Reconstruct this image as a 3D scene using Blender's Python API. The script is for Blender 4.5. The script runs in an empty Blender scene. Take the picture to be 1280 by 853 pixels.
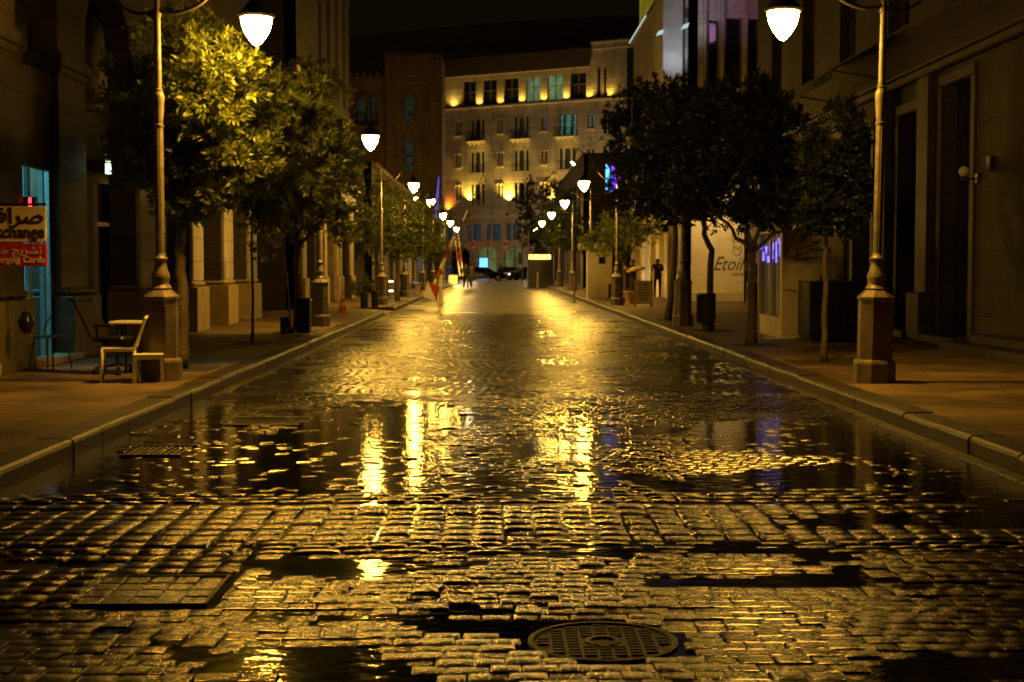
import bpy, bmesh, math, random
from mathutils import Vector, Matrix, noise
R = math.radians
sc = bpy.context.scene
COL = sc.collection
F = 1778.0; VX = 617.0; HY = 333.0; CH = 1.55      # photograph's focal length in px, vanishing point, eye height
def PX(px, Y): return (px - VX) / F * Y
def PZ(py, Y): return CH + (HY - py) / F * Y

# ------------------------------------------------------------------ mesh helper
class MB:
    def __init__(s, T=None):
        s.v = []; s.f = []; s.m = []; s.T = T; s.mi = 0
    def pt(s, p):
        p = Vector(p)
        if s.T is not None: p = s.T(p) if callable(s.T) else s.T @ p
        s.v.append(p); return len(s.v) - 1
    def face(s, pts):
        s.f.append([s.pt(p) for p in pts]); s.m.append(s.mi)
    def idx(s, ids): s.f.append(list(ids)); s.m.append(s.mi)
    def box(s, x0, x1, y0, y1, z0, z1, b=0):
        x0, x1 = min(x0, x1), max(x0, x1); y0, y1 = min(y0, y1), max(y0, y1); z0, z1 = min(z0, z1), max(z0, z1)
        if b <= 0:
            i = [s.pt(p) for p in ((x0,y0,z0),(x1,y0,z0),(x1,y1,z0),(x0,y1,z0),(x0,y0,z1),(x1,y0,z1),(x1,y1,z1),(x0,y1,z1))]
            for q in ((0,3,2,1),(4,5,6,7),(0,1,5,4),(1,2,6,5),(2,3,7,6),(3,0,4,7)): s.idx([i[k] for k in q])
        else:
            b = min(b, (x1-x0)/2.01, (y1-y0)/2.01, (z1-z0)/2.01)
            V = {}
            for sx in (0,1):
                for sy in (0,1):
                    for sz in (0,1):
                        X, Y, Z = (x0,x1)[sx], (y0,y1)[sy], (z0,z1)[sz]
                        dx, dy, dz = (b,-b)[sx], (b,-b)[sy], (b,-b)[sz]
                        V[sx,sy,sz,'x'] = s.pt((X, Y+dy, Z+dz)); V[sx,sy,sz,'y'] = s.pt((X+dx, Y, Z+dz)); V[sx,sy,sz,'z'] = s.pt((X+dx, Y+dy, Z))
            for k in (0,1):
                s.idx([V[k,0,0,'x'],V[k,1,0,'x'],V[k,1,1,'x'],V[k,0,1,'x']]); s.idx([V[0,k,0,'y'],V[1,k,0,'y'],V[1,k,1,'y'],V[0,k,1,'y']]); s.idx([V[0,0,k,'z'],V[1,0,k,'z'],V[1,1,k,'z'],V[0,1,k,'z']])
            for a in (0,1):
                for c in (0,1):
                    s.idx([V[a,c,0,'x'],V[a,c,1,'x'],V[a,c,1,'y'],V[a,c,0,'y']]); s.idx([V[a,0,c,'x'],V[a,1,c,'x'],V[a,1,c,'z'],V[a,0,c,'z']]); s.idx([V[0,a,c,'y'],V[1,a,c,'y'],V[1,a,c,'z'],V[0,a,c,'z']])
                    for d in (0,1): s.idx([V[a,c,d,'x'],V[a,c,d,'y'],V[a,c,d,'z']])
    def lathe(s, prof, c=(0,0,0), n=16, rot=0, capb=True, capt=True):
        rings = []
        for r, z in prof:
            rings.append([s.pt((c[0]+r*math.cos(rot+2*math.pi*k/n), c[1]+r*math.sin(rot+2*math.pi*k/n), c[2]+z)) for k in range(n)])
        for a, b in zip(rings, rings[1:]):
            for k in range(n): s.idx([a[k], a[(k+1)%n], b[(k+1)%n], b[k]])
        if capb: s.idx(rings[0][::-1])
        if capt: s.idx(rings[-1])
    def tube(s, path, rad, n=8, cap=True):
        path = [Vector(p) for p in path]
        if not isinstance(rad, (list, tuple)): rad = [rad]*len(path)
        rings = []; up = Vector((0.13,0.21,1)).normalized()
        for i, p in enumerate(path):
            d = (path[min(i+1,len(path)-1)] - path[max(i-1,0)])
            if d.length < 1e-9: d = Vector((0,0,1))
            d.normalize()
            if abs(d.dot(up)) > .97: up = Vector((1,0.1,0)).normalized()
            a = d.cross(up).normalized(); b = d.cross(a).normalized(); up = -b if False else up
            rings.append([s.pt(p + (a*math.cos(2*math.pi*k/n) + b*math.sin(2*math.pi*k/n))*rad[i]) for k in range(n)])
        for a, b in zip(rings, rings[1:]):
            for k in range(n): s.idx([a[k], a[(k+1)%n], b[(k+1)%n], b[k]])
        if cap: s.idx(rings[0][::-1]); s.idx(rings[-1])
    def bar(s, p, q, w, h=None):
        h = h or w; p = Vector(p); q = Vector(q); d = (q-p).normalized()
        up = Vector((0,0,1)) if abs(d.z) < .95 else Vector((0,1,0))
        a = d.cross(up).normalized()*w/2; b = d.cross(a).normalized()*h/2
        i = [s.pt(x) for x in (p-a-b,p+a-b,p+a+b,p-a+b,q-a-b,q+a-b,q+a+b,q-a+b)]
        for k in ((0,3,2,1),(4,5,6,7),(0,1,5,4),(1,2,6,5),(2,3,7,6),(3,0,4,7)): s.idx([i[j] for j in k])
    def prism(s, poly, ax, a0, a1):
        def P(u, v, w):
            return {'x':(w,u,v),'y':(u,w,v),'z':(u,v,w)}[ax]
        A = [s.pt(P(u,v,a0)) for u,v in poly]; B = [s.pt(P(u,v,a1)) for u,v in poly]; n = len(poly)
        for k in range(n): s.idx([A[k],A[(k+1)%n],B[(k+1)%n],B[k]])
        s.idx(A[::-1]); s.idx(B)
    def wall(s, u0, u1, v0, v1, th, ops):
        """wall in the local (u, v, w) frame, front at w=0, with rectangular or arched openings (ua, ub, va, vb, arch)"""
        us = sorted({u0,u1} | {x for o in ops for x in o[:2] if u0 < x < u1}); vs = sorted({v0,v1} | {x for o in ops for x in o[2:4] if v0 < x < v1})
        def hole(a, b):
            return any(o[0] < a < o[1] and o[2] < b < o[3] for o in ops)
        solid = {}
        for i in range(len(us)-1):
            for j in range(len(vs)-1): solid[i,j] = not hole((us[i]+us[i+1])/2, (vs[j]+vs[j+1])/2)
        for (i,j), k in solid.items():
            if not k: continue
            a, b, c, d = us[i], us[i+1], vs[j], vs[j+1]
            s.face([(a,c,0),(b,c,0),(b,d,0),(a,d,0)])
            if not solid.get((i-1,j)): s.face([(a,c,0),(a,d,0),(a,d,-th),(a,c,-th)])
            if not solid.get((i+1,j)): s.face([(b,c,0),(b,d,0),(b,d,-th),(b,c,-th)])
            if not solid.get((i,j-1)): s.face([(a,c,0),(b,c,0),(b,c,-th),(a,c,-th)])
            if not solid.get((i,j+1)): s.face([(a,d,0),(b,d,0),(b,d,-th),(a,d,-th)])
        for o in ops:
            if len(o) > 4 and o[4]:
                ua, ub, va, vb = o[:4]; r = (ub-ua)/2; rise = o[4]; vsn = vb - rise; cu = (ua+ub)/2; n = 10
                arc = [(cu + r*math.cos(math.pi*k/n), vsn + rise*math.sin(math.pi*k/n)) for k in range(n+1)]
                for k in range(n):
                    p, q = arc[k], arc[k+1]
                    s.face([(p[0],p[1],0),(q[0],q[1],0),(q[0],vb,0),(p[0],vb,0)])
                    s.face([(p[0],p[1],0),(q[0],q[1],0),(q[0],q[1],-th),(p[0],p[1],-th)])
    def build(s, name, mat, parent=None, smooth=False, fix=True):
        me = bpy.data.meshes.new(name); off = parent_loc(parent)
        me.from_pydata([tuple(p - off) for p in s.v], [], s.f)
        mats = mat if isinstance(mat, (list, tuple)) else [mat]
        for m in mats: me.materials.append(m)
        if len(mats) > 1: me.polygons.foreach_set('material_index', s.m)
        if fix and len(s.f) < 30000:
            bm = bmesh.new(); bm.from_mesh(me); bmesh.ops.recalc_face_normals(bm, faces=bm.faces); bm.to_mesh(me); bm.free()
        if smooth:
            me.polygons.foreach_set('use_smooth', [True]*len(me.polygons))
            if smooth is not True: me.set_sharp_from_angle(angle=R(smooth))
        me.update()
        o = bpy.data.objects.new(name, me); COL.objects.link(o); o.parent = parent
        return o
def parent_loc(p):
    v = Vector((0,0,0))
    while p is not None: v += Vector(p.location); p = p.parent
    return v
def tag(o, label=None, cat=None, group=None, kind=None):
    if label: o['label'] = label
    if cat: o['category'] = cat
    if group: o['group'] = group
    if kind: o['kind'] = kind
    return o
def thing(name, loc, label, cat, group=None, rz=0):
    o = bpy.data.objects.new(name, None); COL.objects.link(o); o.location = loc; o.rotation_euler = (0,0,rz)
    o.empty_display_size = .1
    return tag(o, label, cat, group)
def copy_tree(o, parent=None):
    c = o.copy(); COL.objects.link(c); c.parent = parent
    for ch in list(o.children): copy_tree(ch, c)
    return c
def struct(mb, name, mat, **k): return tag(mb.build(name, mat, **k), kind='structure')

# ------------------------------------------------------------------ materials
def newmat(name):
    m = bpy.data.materials.new(name); m.use_nodes = True; n = m.node_tree.nodes; l = m.node_tree.links
    return m, n, l, n['Principled BSDF']
def mat(name, col, rough=.6, metal=0, var=.25, scale=6, bump=.0, bscale=40, spec=.5):
    m, n, l, b = newmat(name)
    b.inputs['Roughness'].default_value = rough; b.inputs['Metallic'].default_value = metal; b.inputs['Specular IOR Level'].default_value = spec
    tc = n.new('ShaderNodeTexCoord'); nz = n.new('ShaderNodeTexNoise'); nz.inputs['Scale'].default_value = scale; nz.inputs['Detail'].default_value = 6
    l.new(tc.outputs['Object'], nz.inputs['Vector'])
    cr = n.new('ShaderNodeValToRGB'); cr.color_ramp.elements[0].position = .3; cr.color_ramp.elements[1].position = .7
    cr.color_ramp.elements[0].color = [c*(1-var) for c in col]+[1]; cr.color_ramp.elements[1].color = [min(1,c*(1+var)) for c in col]+[1]
    l.new(nz.outputs['Fac'], cr.inputs['Fac']); l.new(cr.outputs['Color'], b.inputs['Base Color'])
    if bump:
        n2 = n.new('ShaderNodeTexNoise'); n2.inputs['Scale'].default_value = bscale; n2.inputs['Detail'].default_value = 4; l.new(tc.outputs['Object'], n2.inputs['Vector'])
        bp = n.new('ShaderNodeBump'); bp.inputs['Strength'].default_value = bump; bp.inputs['Distance'].default_value = .02
        l.new(n2.outputs['Fac'], bp.inputs['Height']); l.new(bp.outputs['Normal'], b.inputs['Normal'])
    return m
def emis(name, col, s, var=0, scale=3):
    m, n, l, b = newmat(name); b.inputs['Base Color'].default_value = (*[c*.3 for c in col],1)
    b.inputs['Emission Color'].default_value = (*col,1); b.inputs['Emission Strength'].default_value = s
    if var:
        tc = n.new('ShaderNodeTexCoord'); nz = n.new('ShaderNodeTexNoise'); nz.inputs['Scale'].default_value = scale; nz.inputs['Detail'].default_value = 3
        l.new(tc.outputs['Object'], nz.inputs['Vector'])
        mr = n.new('ShaderNodeMapRange'); mr.inputs['From Min'].default_value = .3; mr.inputs['From Max'].default_value = .7
        mr.inputs['To Min'].default_value = s*(1-var); mr.inputs['To Max'].default_value = s*(1+var)
        l.new(nz.outputs['Fac'], mr.inputs['Value']); l.new(mr.outputs['Result'], b.inputs['Emission Strength'])
    return m
def stone(name, col, bw=1.0, bh=.45, rough=.75, mortar=.012, dirt=.35, bump=.5):
    """ashlar: courses with joints, per-block tone, rain streaks"""
    m, n, l, b = newmat(name); b.inputs['Roughness'].default_value = rough
    tc = n.new('ShaderNodeTexCoord'); sx = n.new('ShaderNodeSeparateXYZ'); l.new(tc.outputs['Object'], sx.inputs[0])
    ad = n.new('ShaderNodeMath'); l.new(sx.outputs['X'], ad.inputs[0]); l.new(sx.outputs['Y'], ad.inputs[1])
    cb = n.new('ShaderNodeCombineXYZ'); l.new(ad.outputs[0], cb.inputs['X']); l.new(sx.outputs['Z'], cb.inputs['Y'])
    br = n.new('ShaderNodeTexBrick'); l.new(cb.outputs[0], br.inputs['Vector'])
    br.inputs['Scale'].default_value = 1; br.inputs['Brick Width'].default_value = bw; br.inputs['Row Height'].default_value = bh
    br.inputs['Mortar Size'].default_value = mortar; br.inputs['Mortar Smooth'].default_value = .4; br.inputs['Bias'].default_value = 0
    br.inputs['Color1'].default_value = (*[c*.85 for c in col],1); br.inputs['Color2'].default_value = (*[min(1,c*1.15) for c in col],1); br.inputs['Mortar'].default_value = (*[c*.45 for c in col],1)
    nz = n.new('ShaderNodeTexNoise'); nz.inputs['Scale'].default_value = .9; nz.inputs['Detail'].default_value = 8; nz.inputs['Roughness'].default_value = .65
    mp = n.new('ShaderNodeMapping'); mp.inputs['Scale'].default_value = (1,1,.35); l.new(tc.outputs['Object'], mp.inputs[0]); l.new(mp.outputs[0], nz.inputs['Vector'])
    mr = n.new('ShaderNodeMapRange'); mr.inputs['From Min'].default_value = .35; mr.inputs['From Max'].default_value = .65; mr.inputs['To Min'].default_value = 1-dirt; mr.inputs['To Max'].default_value = 1.1
    l.new(nz.outputs['Fac'], mr.inputs['Value'])
    mx = n.new('ShaderNodeMix'); mx.data_type = 'RGBA'; mx.blend_type = 'MULTIPLY'; mx.inputs['Factor'].default_value = 1
    l.new(br.outputs['Color'], mx.inputs['A']); l.new(mr.outputs['Result'], mx.inputs['B']); l.new(mx.outputs['Result'], b.inputs['Base Color'])
    n2 = n.new('ShaderNodeTexNoise'); n2.inputs['Scale'].default_value = 25; n2.inputs['Detail'].default_value = 5; l.new(tc.outputs['Object'], n2.inputs['Vector'])
    m2 = n.new('ShaderNodeMath'); m2.operation = 'MULTIPLY_ADD'; l.new(br.outputs['Fac'], m2.inputs[0]); m2.inputs[1].default_value = -1; l.new(n2.outputs['Fac'], m2.inputs[2])
    bp = n.new('ShaderNodeBump'); bp.inputs['Strength'].default_value = bump; bp.inputs['Distance'].default_value = .015
    l.new(m2.outputs[0], bp.inputs['Height']); l.new(bp.outputs['Normal'], b.inputs['Normal'])
    return m
def leafmat(name, c1, c2):
    m, n, l, b = newmat(name); g = n.new('ShaderNodeNewGeometry'); cr = n.new('ShaderNodeValToRGB')
    cr.color_ramp.elements[0].color = (*c1,1); cr.color_ramp.elements[1].color = (*c2,1)
    l.new(g.outputs['Random Per Island'], cr.inputs['Fac']); l.new(cr.outputs['Color'], b.inputs['Base Color'])
    b.inputs['Roughness'].default_value = .38; b.inputs['Subsurface Weight'].default_value = 0
    tr = n.new('ShaderNodeBsdfTranslucent'); l.new(cr.outputs['Color'], tr.inputs['Color'])
    ms = n.new('ShaderNodeMixShader'); ms.inputs[0].default_value = .35
    l.new(b.outputs[0], ms.inputs[1]); l.new(tr.outputs[0], ms.inputs[2]); l.new(ms.outputs[0], n['Material Output'].inputs['Surface'])
    return m
M = {}
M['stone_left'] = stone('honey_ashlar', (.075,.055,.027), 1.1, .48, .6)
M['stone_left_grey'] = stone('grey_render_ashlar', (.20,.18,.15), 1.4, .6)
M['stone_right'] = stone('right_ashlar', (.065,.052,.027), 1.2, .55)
M['stone_hotel'] = stone('hotel_limestone', (.50,.43,.30), 1.6, .42, .8, .02)
M['stone_moor'] = stone('moorish_striped_stone', (.36,.25,.11), 1.2, .4, .8, .03)
M['trim_unlit'] = mat('unlit_stone_trim', (.075,.058,.032), .6, var=.3, scale=3, bump=.3)  # stone trim with the near facades' lack of light put into its colour
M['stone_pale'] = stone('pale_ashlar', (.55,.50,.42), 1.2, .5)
M['plaster_rough'] = mat('rough_cast_plaster', (.62,.6,.58), .8, var=.15, scale=2, bump=1.0, bscale=3)
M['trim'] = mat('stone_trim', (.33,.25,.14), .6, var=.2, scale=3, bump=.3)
M['trim_hotel'] = mat('pale_stone_trim', (.55,.47,.32), .7, var=.15, scale=2, bump=.2)
M['dark_metal'] = mat('dark_grey_metal', (.06,.055,.05), .4, .6, var=.3, bump=.15)
M['post'] = mat('lamp_post_paint', (.21,.18,.13), .42, .25, var=.3, scale=9, bump=.25, bscale=60)
M['plinth'] = mat('lamp_plinth_cast_iron', (.15,.12,.09), .5, .2, var=.35, scale=7, bump=.4, bscale=50)
M['cap'] = mat('lamp_cap_paint', (.05,.045,.035), .5, .3)
M['black'] = mat('black_plastic', (.018,.018,.018), .4, var=.3)
M['black_metal'] = mat('black_painted_sheet_metal', (.02,.02,.018), .45, .3, var=.4, bump=.2, bscale=8)
M['white_plastic'] = mat('white_plastic', (.82,.80,.76), .35, var=.08, scale=9)
M['white_paint'] = mat('white_paint', (.72,.70,.64), .5, var=.12, scale=4)
M['booth_paint'] = mat('cream_panel_paint', (.80,.72,.52), .5, var=.1, scale=3)
M['red_paint'] = mat('red_paint', (.38,.03,.015), .45, var=.15)
M['wood'] = mat('wooden_handle', (.35,.2,.09), .6, var=.3, scale=12)
M['bark'] = mat('tree_bark', (.10,.075,.05), .8, var=.4, scale=14, bump=.9, bscale=30)
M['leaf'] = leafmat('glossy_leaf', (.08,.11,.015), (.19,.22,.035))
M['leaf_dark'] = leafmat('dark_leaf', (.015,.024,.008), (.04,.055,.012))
M['leaf_bright'] = leafmat('lamplit_leaf', (.12,.16,.02), (.22,.27,.05))  # leaf colour raised to carry the street lamps' light on these crowns
M['glass'] = mat('dark_window_glass', (.02,.022,.024), .08, var=.1)
M['shutter'] = mat('dark_shutter', (.045,.04,.035), .6, var=.2)
M['frame'] = mat('bronze_window_frame', (.16,.11,.05), .5, .2)
M['curtain_teal'] = emis('lit_curtain_teal', (.17,.27,.13), .5, .5, 1.2)
M['curtain_cyan'] = emis('lit_pane_cyan', (.08,.34,.30), .45, .5, 2)
M['curtain_dim'] = emis('dim_lit_pane', (.05,.08,.05), .13, .8, 2)
M['curtain_blue'] = emis('lit_pane_blue', (.06,.16,.55), .6, .3, 2)
M['pane_dim_blue'] = emis('dim_bluish_pane', (.04,.06,.08), .35, .4, 1)
M['pane_warm'] = emis('warm_lit_pane', (.14,.16,.05), .5, .7, .6)
M['screen'] = emis('blue_screen', (.1,.4,1.0), 3.0, .4, 1)
M['screen_white'] = emis('white_blue_screen', (.35,.65,1.0), 3, .5, 2)
M['led_red'] = emis('red_led', (1,.03,.05), 6)
M['tail'] = emis('tail_lamp', (1,.02,.02), 3)
M['headlight'] = emis('headlight', (.8,.9,1.0), 5)
M['blue_neon'] = emis('blue_neon', (.22,.16,1.0), 1.5, .9, 5)
M['purple_neon'] = emis('purple_neon', (.12,.03,.9), 3, .5, 1)
M['white_neon'] = emis('cool_fixture', (.6,.8,.8), .7)
M['red_sconce'] = emis('red_sconce', (1,.05,.03), 6)
M['gold_lit'] = emis('golden_string_lights', (1,.55,.10), 4, .8, 6)
M['bulb'] = emis('sodium_bulb_glass', (1,.53,.07), 440); M['bulb_near'] = emis('near_sodium_bulb_glass', (1,.53,.07), 200)
M['bulb_orange'] = emis('orange_bulb_glass', (1,.51,.06), 320)
M['bulb_far'] = emis('far_bulb_glass', (1,.55,.08), 420)
M['bulb_off'] = mat('unlit_bulb_glass', (.25,.24,.2), .15)
M['uplight'] = emis('uplighter_lens', (1,.7,.12), 8)
M['cloth_dark'] = mat('dark_clothing', (.018,.018,.02), .85)
M['cloth_grey'] = mat('grey_clothing', (.07,.06,.06), .85)
M['cloth_blue'] = mat('blue_clothing', (.04,.06,.22), .85)
M['skin'] = mat('skin', (.35,.2,.13), .6, var=.08)
M['hair'] = mat('dark_hair', (.012,.01,.008), .6)
M['tan_cloth'] = mat('tan_canvas', (.45,.33,.16), .8)
M['cooler_blue'] = mat('blue_plastic', (.02,.12,.6), .4)
M['car_dark'] = mat('dark_car_paint', (.015,.017,.02), .15, .3, var=.05)
M['car_silver'] = mat('silver_car_paint', (.4,.4,.42), .2, .7, var=.05)
M['tyre'] = mat('tyre_rubber', (.015,.015,.015), .8)
M['cone'] = mat('orange_cone_plastic', (.75,.09,.02), .5)
M['ink'] = mat('black_lettering', (.02,.015,.012), .6)
M['ink_grey'] = mat('grey_lettering', (.10,.08,.06), .6)
M['ink_red'] = mat('red_lettering', (.5,.03,.02), .6)
M['ink_white'] = mat('pale_lettering', (.7,.62,.55), .6)
M['sign_cream'] = mat('cream_sign_board', (.85,.72,.58), .5, var=.08)
M['sign_red'] = mat('red_sign_board', (.55,.02,.03), .5, var=.1)
M['soil'] = mat('tree_pit_soil', (.04,.03,.02), .9, bump=.8, bscale=30)
M['iron'] = mat('cast_iron_cover', (.02,.018,.016), .5, .3, var=.3, scale=9, bump=.5, bscale=70)

# wet stone setts
def sett_material():
    m, n, l, b = newmat('wet_basalt_setts'); g = n.new('ShaderNodeNewGeometry'); tc = n.new('ShaderNodeTexCoord')
    cr = n.new('ShaderNodeValToRGB'); cr.color_ramp.elements[0].color = (.005,.004,.003,1); cr.color_ramp.elements[1].color = (.016,.013,.010,1)
    l.new(g.outputs['Random Per Island'], cr.inputs['Fac']); l.new(cr.outputs['Color'], b.inputs['Base Color'])
    nz = n.new('ShaderNodeTexNoise'); nz.inputs['Scale'].default_value = 1.3; nz.inputs['Detail'].default_value = 6; l.new(tc.outputs['Object'], nz.inputs['Vector'])
    mr = n.new('ShaderNodeMapRange'); mr.inputs['From Min'].default_value = .35; mr.inputs['From Max'].default_value = .65; mr.inputs['To Min'].default_value = .11; mr.inputs['To Max'].default_value = .25
    l.new(nz.outputs['Fac'], mr.inputs['Value'])
    sx = n.new('ShaderNodeSeparateXYZ'); l.new(tc.outputs['Object'], sx.inputs[0]); m4 = n.new('ShaderNodeMapRange'); m4.inputs['From Min'].default_value = 15; m4.inputs['From Max'].default_value = 19; m4.inputs['To Min'].default_value = 0; m4.inputs['To Max'].default_value = .13
    l.new(sx.outputs['Y'], m4.inputs['Value']); sm = n.new('ShaderNodeMath'); l.new(mr.outputs['Result'], sm.inputs[0]); l.new(m4.outputs['Result'], sm.inputs[1]); l.new(sm.outputs[0], b.inputs['Roughness'])
    b.inputs['Specular IOR Level'].default_value = .95
    a = n.new('ShaderNodeTexNoise'); a.inputs['Scale'].default_value = 190; a.inputs['Detail'].default_value = 3; l.new(tc.outputs['Object'], a.inputs['Vector'])
    c = n.new('ShaderNodeTexNoise'); c.inputs['Scale'].default_value = 30; c.inputs['Detail'].default_value = 4; l.new(tc.outputs['Object'], c.inputs['Vector'])
    b1 = n.new('ShaderNodeBump'); b1.inputs['Strength'].default_value = 1; b1.inputs['Distance'].default_value = .0021; l.new(a.outputs['Fac'], b1.inputs['Height'])
    b2 = n.new('ShaderNodeBump'); b2.inputs['Strength'].default_value = .6; b2.inputs['Distance'].default_value = .003; l.new(c.outputs['Fac'], b2.inputs['Height'])
    l.new(b1.outputs['Normal'], b2.inputs['Normal']); l.new(b2.outputs['Normal'], b.inputs['Normal'])
    return m
def water_material():
    m, n, l, b = newmat('rain_water'); tc = n.new('ShaderNodeTexCoord')
    b.inputs['Base Color'].default_value = (.006,.005,.004,1); b.inputs['Roughness'].default_value = .07; b.inputs['IOR'].default_value = 1.33
    c = n.new('ShaderNodeTexNoise'); c.inputs['Scale'].default_value = 9; c.inputs['Detail'].default_value = 4
    mp = n.new('ShaderNodeMapping'); mp.inputs['Scale'].default_value = (.7,1.3,1); l.new(tc.outputs['Object'], mp.inputs[0]); l.new(mp.outputs[0], c.inputs['Vector'])
    bp = n.new('ShaderNodeBump'); bp.inputs['Strength'].default_value = 1; bp.inputs['Distance'].default_value = .0042
    l.new(c.outputs['Fac'], bp.inputs['Height']); l.new(bp.outputs['Normal'], b.inputs['Normal'])
    return m
def far_road_material():
    m, n, l, b = newmat('wet_setts_far'); tc = n.new('ShaderNodeTexCoord')
    br = n.new('ShaderNodeTexBrick'); l.new(tc.outputs['Object'], br.inputs['Vector']); br.inputs['Scale'].default_value = 1
    br.inputs['Brick Width'].default_value = .13; br.inputs['Row Height'].default_value = .12; br.inputs['Mortar Size'].default_value = .012; br.inputs['Mortar Smooth'].default_value = .6
    br.inputs['Color1'].default_value = (.025,.022,.018,1); br.inputs['Color2'].default_value = (.055,.05,.04,1); br.inputs['Mortar'].default_value = (.01,.009,.008,1)
    l.new(br.outputs['Color'], b.inputs['Base Color'])
    nz = n.new('ShaderNodeTexNoise'); nz.inputs['Scale'].default_value = .5; nz.inputs['Detail'].default_value = 5; l.new(tc.outputs['Object'], nz.inputs['Vector'])
    mr = n.new('ShaderNodeMapRange'); mr.inputs['From Min'].default_value = .35; mr.inputs['From Max'].default_value = .65; mr.inputs['To Min'].default_value = .26; mr.inputs['To Max'].default_value = .42
    l.new(nz.outputs['Fac'], mr.inputs['Value']); l.new(mr.outputs['Result'], b.inputs['Roughness'])
    c = n.new('ShaderNodeTexNoise'); c.inputs['Scale'].default_value = 12; c.inputs['Detail'].default_value = 5; l.new(tc.outputs['Object'], c.inputs['Vector'])
    m2 = n.new('ShaderNodeMath'); m2.operation = 'MULTIPLY_ADD'; l.new(br.outputs['Fac'], m2.inputs[0]); m2.inputs[1].default_value = -1; l.new(c.outputs['Fac'], m2.inputs[2])
    bp = n.new('ShaderNodeBump'); bp.inputs['Strength'].default_value = .5; bp.inputs['Distance'].default_value = .012
    l.new(m2.outputs[0], bp.inputs['Height']); l.new(bp.outputs['Normal'], b.inputs['Normal'])
    return m
def paving_material():
    m, n, l, b = newmat('damp_pavement_slabs'); tc = n.new('ShaderNodeTexCoord')
    br = n.new('ShaderNodeTexBrick'); l.new(tc.outputs['Object'], br.inputs['Vector']); br.inputs['Scale'].default_value = 1
    br.inputs['Brick Width'].default_value = .6; br.inputs['Row Height'].default_value = .3; br.inputs['Mortar Size'].default_value = .009; br.inputs['Mortar Smooth'].default_value = .3
    c0 = (.21,.145,.08)
    br.inputs['Color1'].default_value = (*[c*.82 for c in c0],1); br.inputs['Color2'].default_value = (*[c*1.12 for c in c0],1); br.inputs['Mortar'].default_value = (*[c*.5 for c in c0],1)
    nz = n.new('ShaderNodeTexNoise'); nz.inputs['Scale'].default_value = .8; nz.inputs['Detail'].default_value = 9; nz.inputs['Roughness'].default_value = .65; l.new(tc.outputs['Object'], nz.inputs['Vector'])
    mr = n.new('ShaderNodeMapRange'); mr.inputs['From Min'].default_value = .35; mr.inputs['From Max'].default_value = .65; mr.inputs['To Min'].default_value = .3; mr.inputs['To Max'].default_value = 1.2; l.new(nz.outputs['Fac'], mr.inputs['Value'])
    mx = n.new('ShaderNodeMix'); mx.data_type = 'RGBA'; mx.blend_type = 'MULTIPLY'; mx.inputs['Factor'].default_value = 1
    l.new(br.outputs['Color'], mx.inputs['A']); l.new(mr.outputs['Result'], mx.inputs['B']); l.new(mx.outputs['Result'], b.inputs['Base Color'])
    m3 = n.new('ShaderNodeMapRange'); m3.inputs['From Min'].default_value = .3; m3.inputs['From Max'].default_value = .7; m3.inputs['To Min'].default_value = .42; m3.inputs['To Max'].default_value = .72
    l.new(nz.outputs['Fac'], m3.inputs['Value']); l.new(m3.outputs['Result'], b.inputs['Roughness'])
    c = n.new('ShaderNodeTexNoise'); c.inputs['Scale'].default_value = 60; c.inputs['Detail'].default_value = 4; l.new(tc.outputs['Object'], c.inputs['Vector'])
    m2 = n.new('ShaderNodeMath'); m2.operation = 'MULTIPLY_ADD'; l.new(br.outputs['Fac'], m2.inputs[0]); m2.inputs[1].default_value = -1; l.new(c.outputs['Fac'], m2.inputs[2])
    bp = n.new('ShaderNodeBump'); bp.inputs['Strength'].default_value = .5; bp.inputs['Distance'].default_value = .005
    l.new(m2.outputs[0], bp.inputs['Height']); l.new(bp.outputs['Normal'], b.inputs['Normal'])
    return m
M['setts'] = sett_material(); M['water'] = water_material(); M['road_far'] = far_road_material(); M['paving'] = paving_material()
M['kerb'] = mat('kerb_granite', (.04,.032,.024), .45, var=.3, scale=5, bump=.6, bscale=45)
M['asphalt'] = mat('wet_asphalt', (.05,.045,.04), .28, var=.3, scale=.4, bump=.4, bscale=20)

# ------------------------------------------------------------------ lights
def plight(name, loc, col, power, rad=.1, spot=None, dirv=(0,0,1), blend=.6):
    ld = bpy.data.lights.new(name, 'SPOT' if spot else 'POINT'); ld.energy = power; ld.color = col; ld.shadow_soft_size = rad
    if spot: ld.spot_size = R(spot); ld.spot_blend = blend
    o = bpy.data.objects.new(name, ld); COL.objects.link(o); o.location = loc
    if spot: o.rotation_euler = Vector(dirv).to_track_quat('-Z','Y').to_euler()
    return o

# ------------------------------------------------------------------ ground, road, kerbs
KH = .15; XL = -3.4; XR = 3.9
g = MB(); g.face([(-400,-60,-.06),(400,-60,-.06),(400,700,-.06),(-400,700,-.06)]); struct(g, 'ground', M['asphalt'])
g = MB(); g.face([(XL-.15,-12,0),(XR+.15,-12,0),(XR+.15,46,0),(XL-.15,46,0)]); struct(g, 'water', M['water'])
g = MB(); g.face([(XL-.15,46,.002),(XR+.15,46,.002),(XR+.15,141,.002),(XL-.15,141,.002)]); g.face([(-60,141,.002),(60,141,.002),(60,176,.002),(-60,176,.002)]); struct(g, 'crossing_street', M['road_far'])

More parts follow.
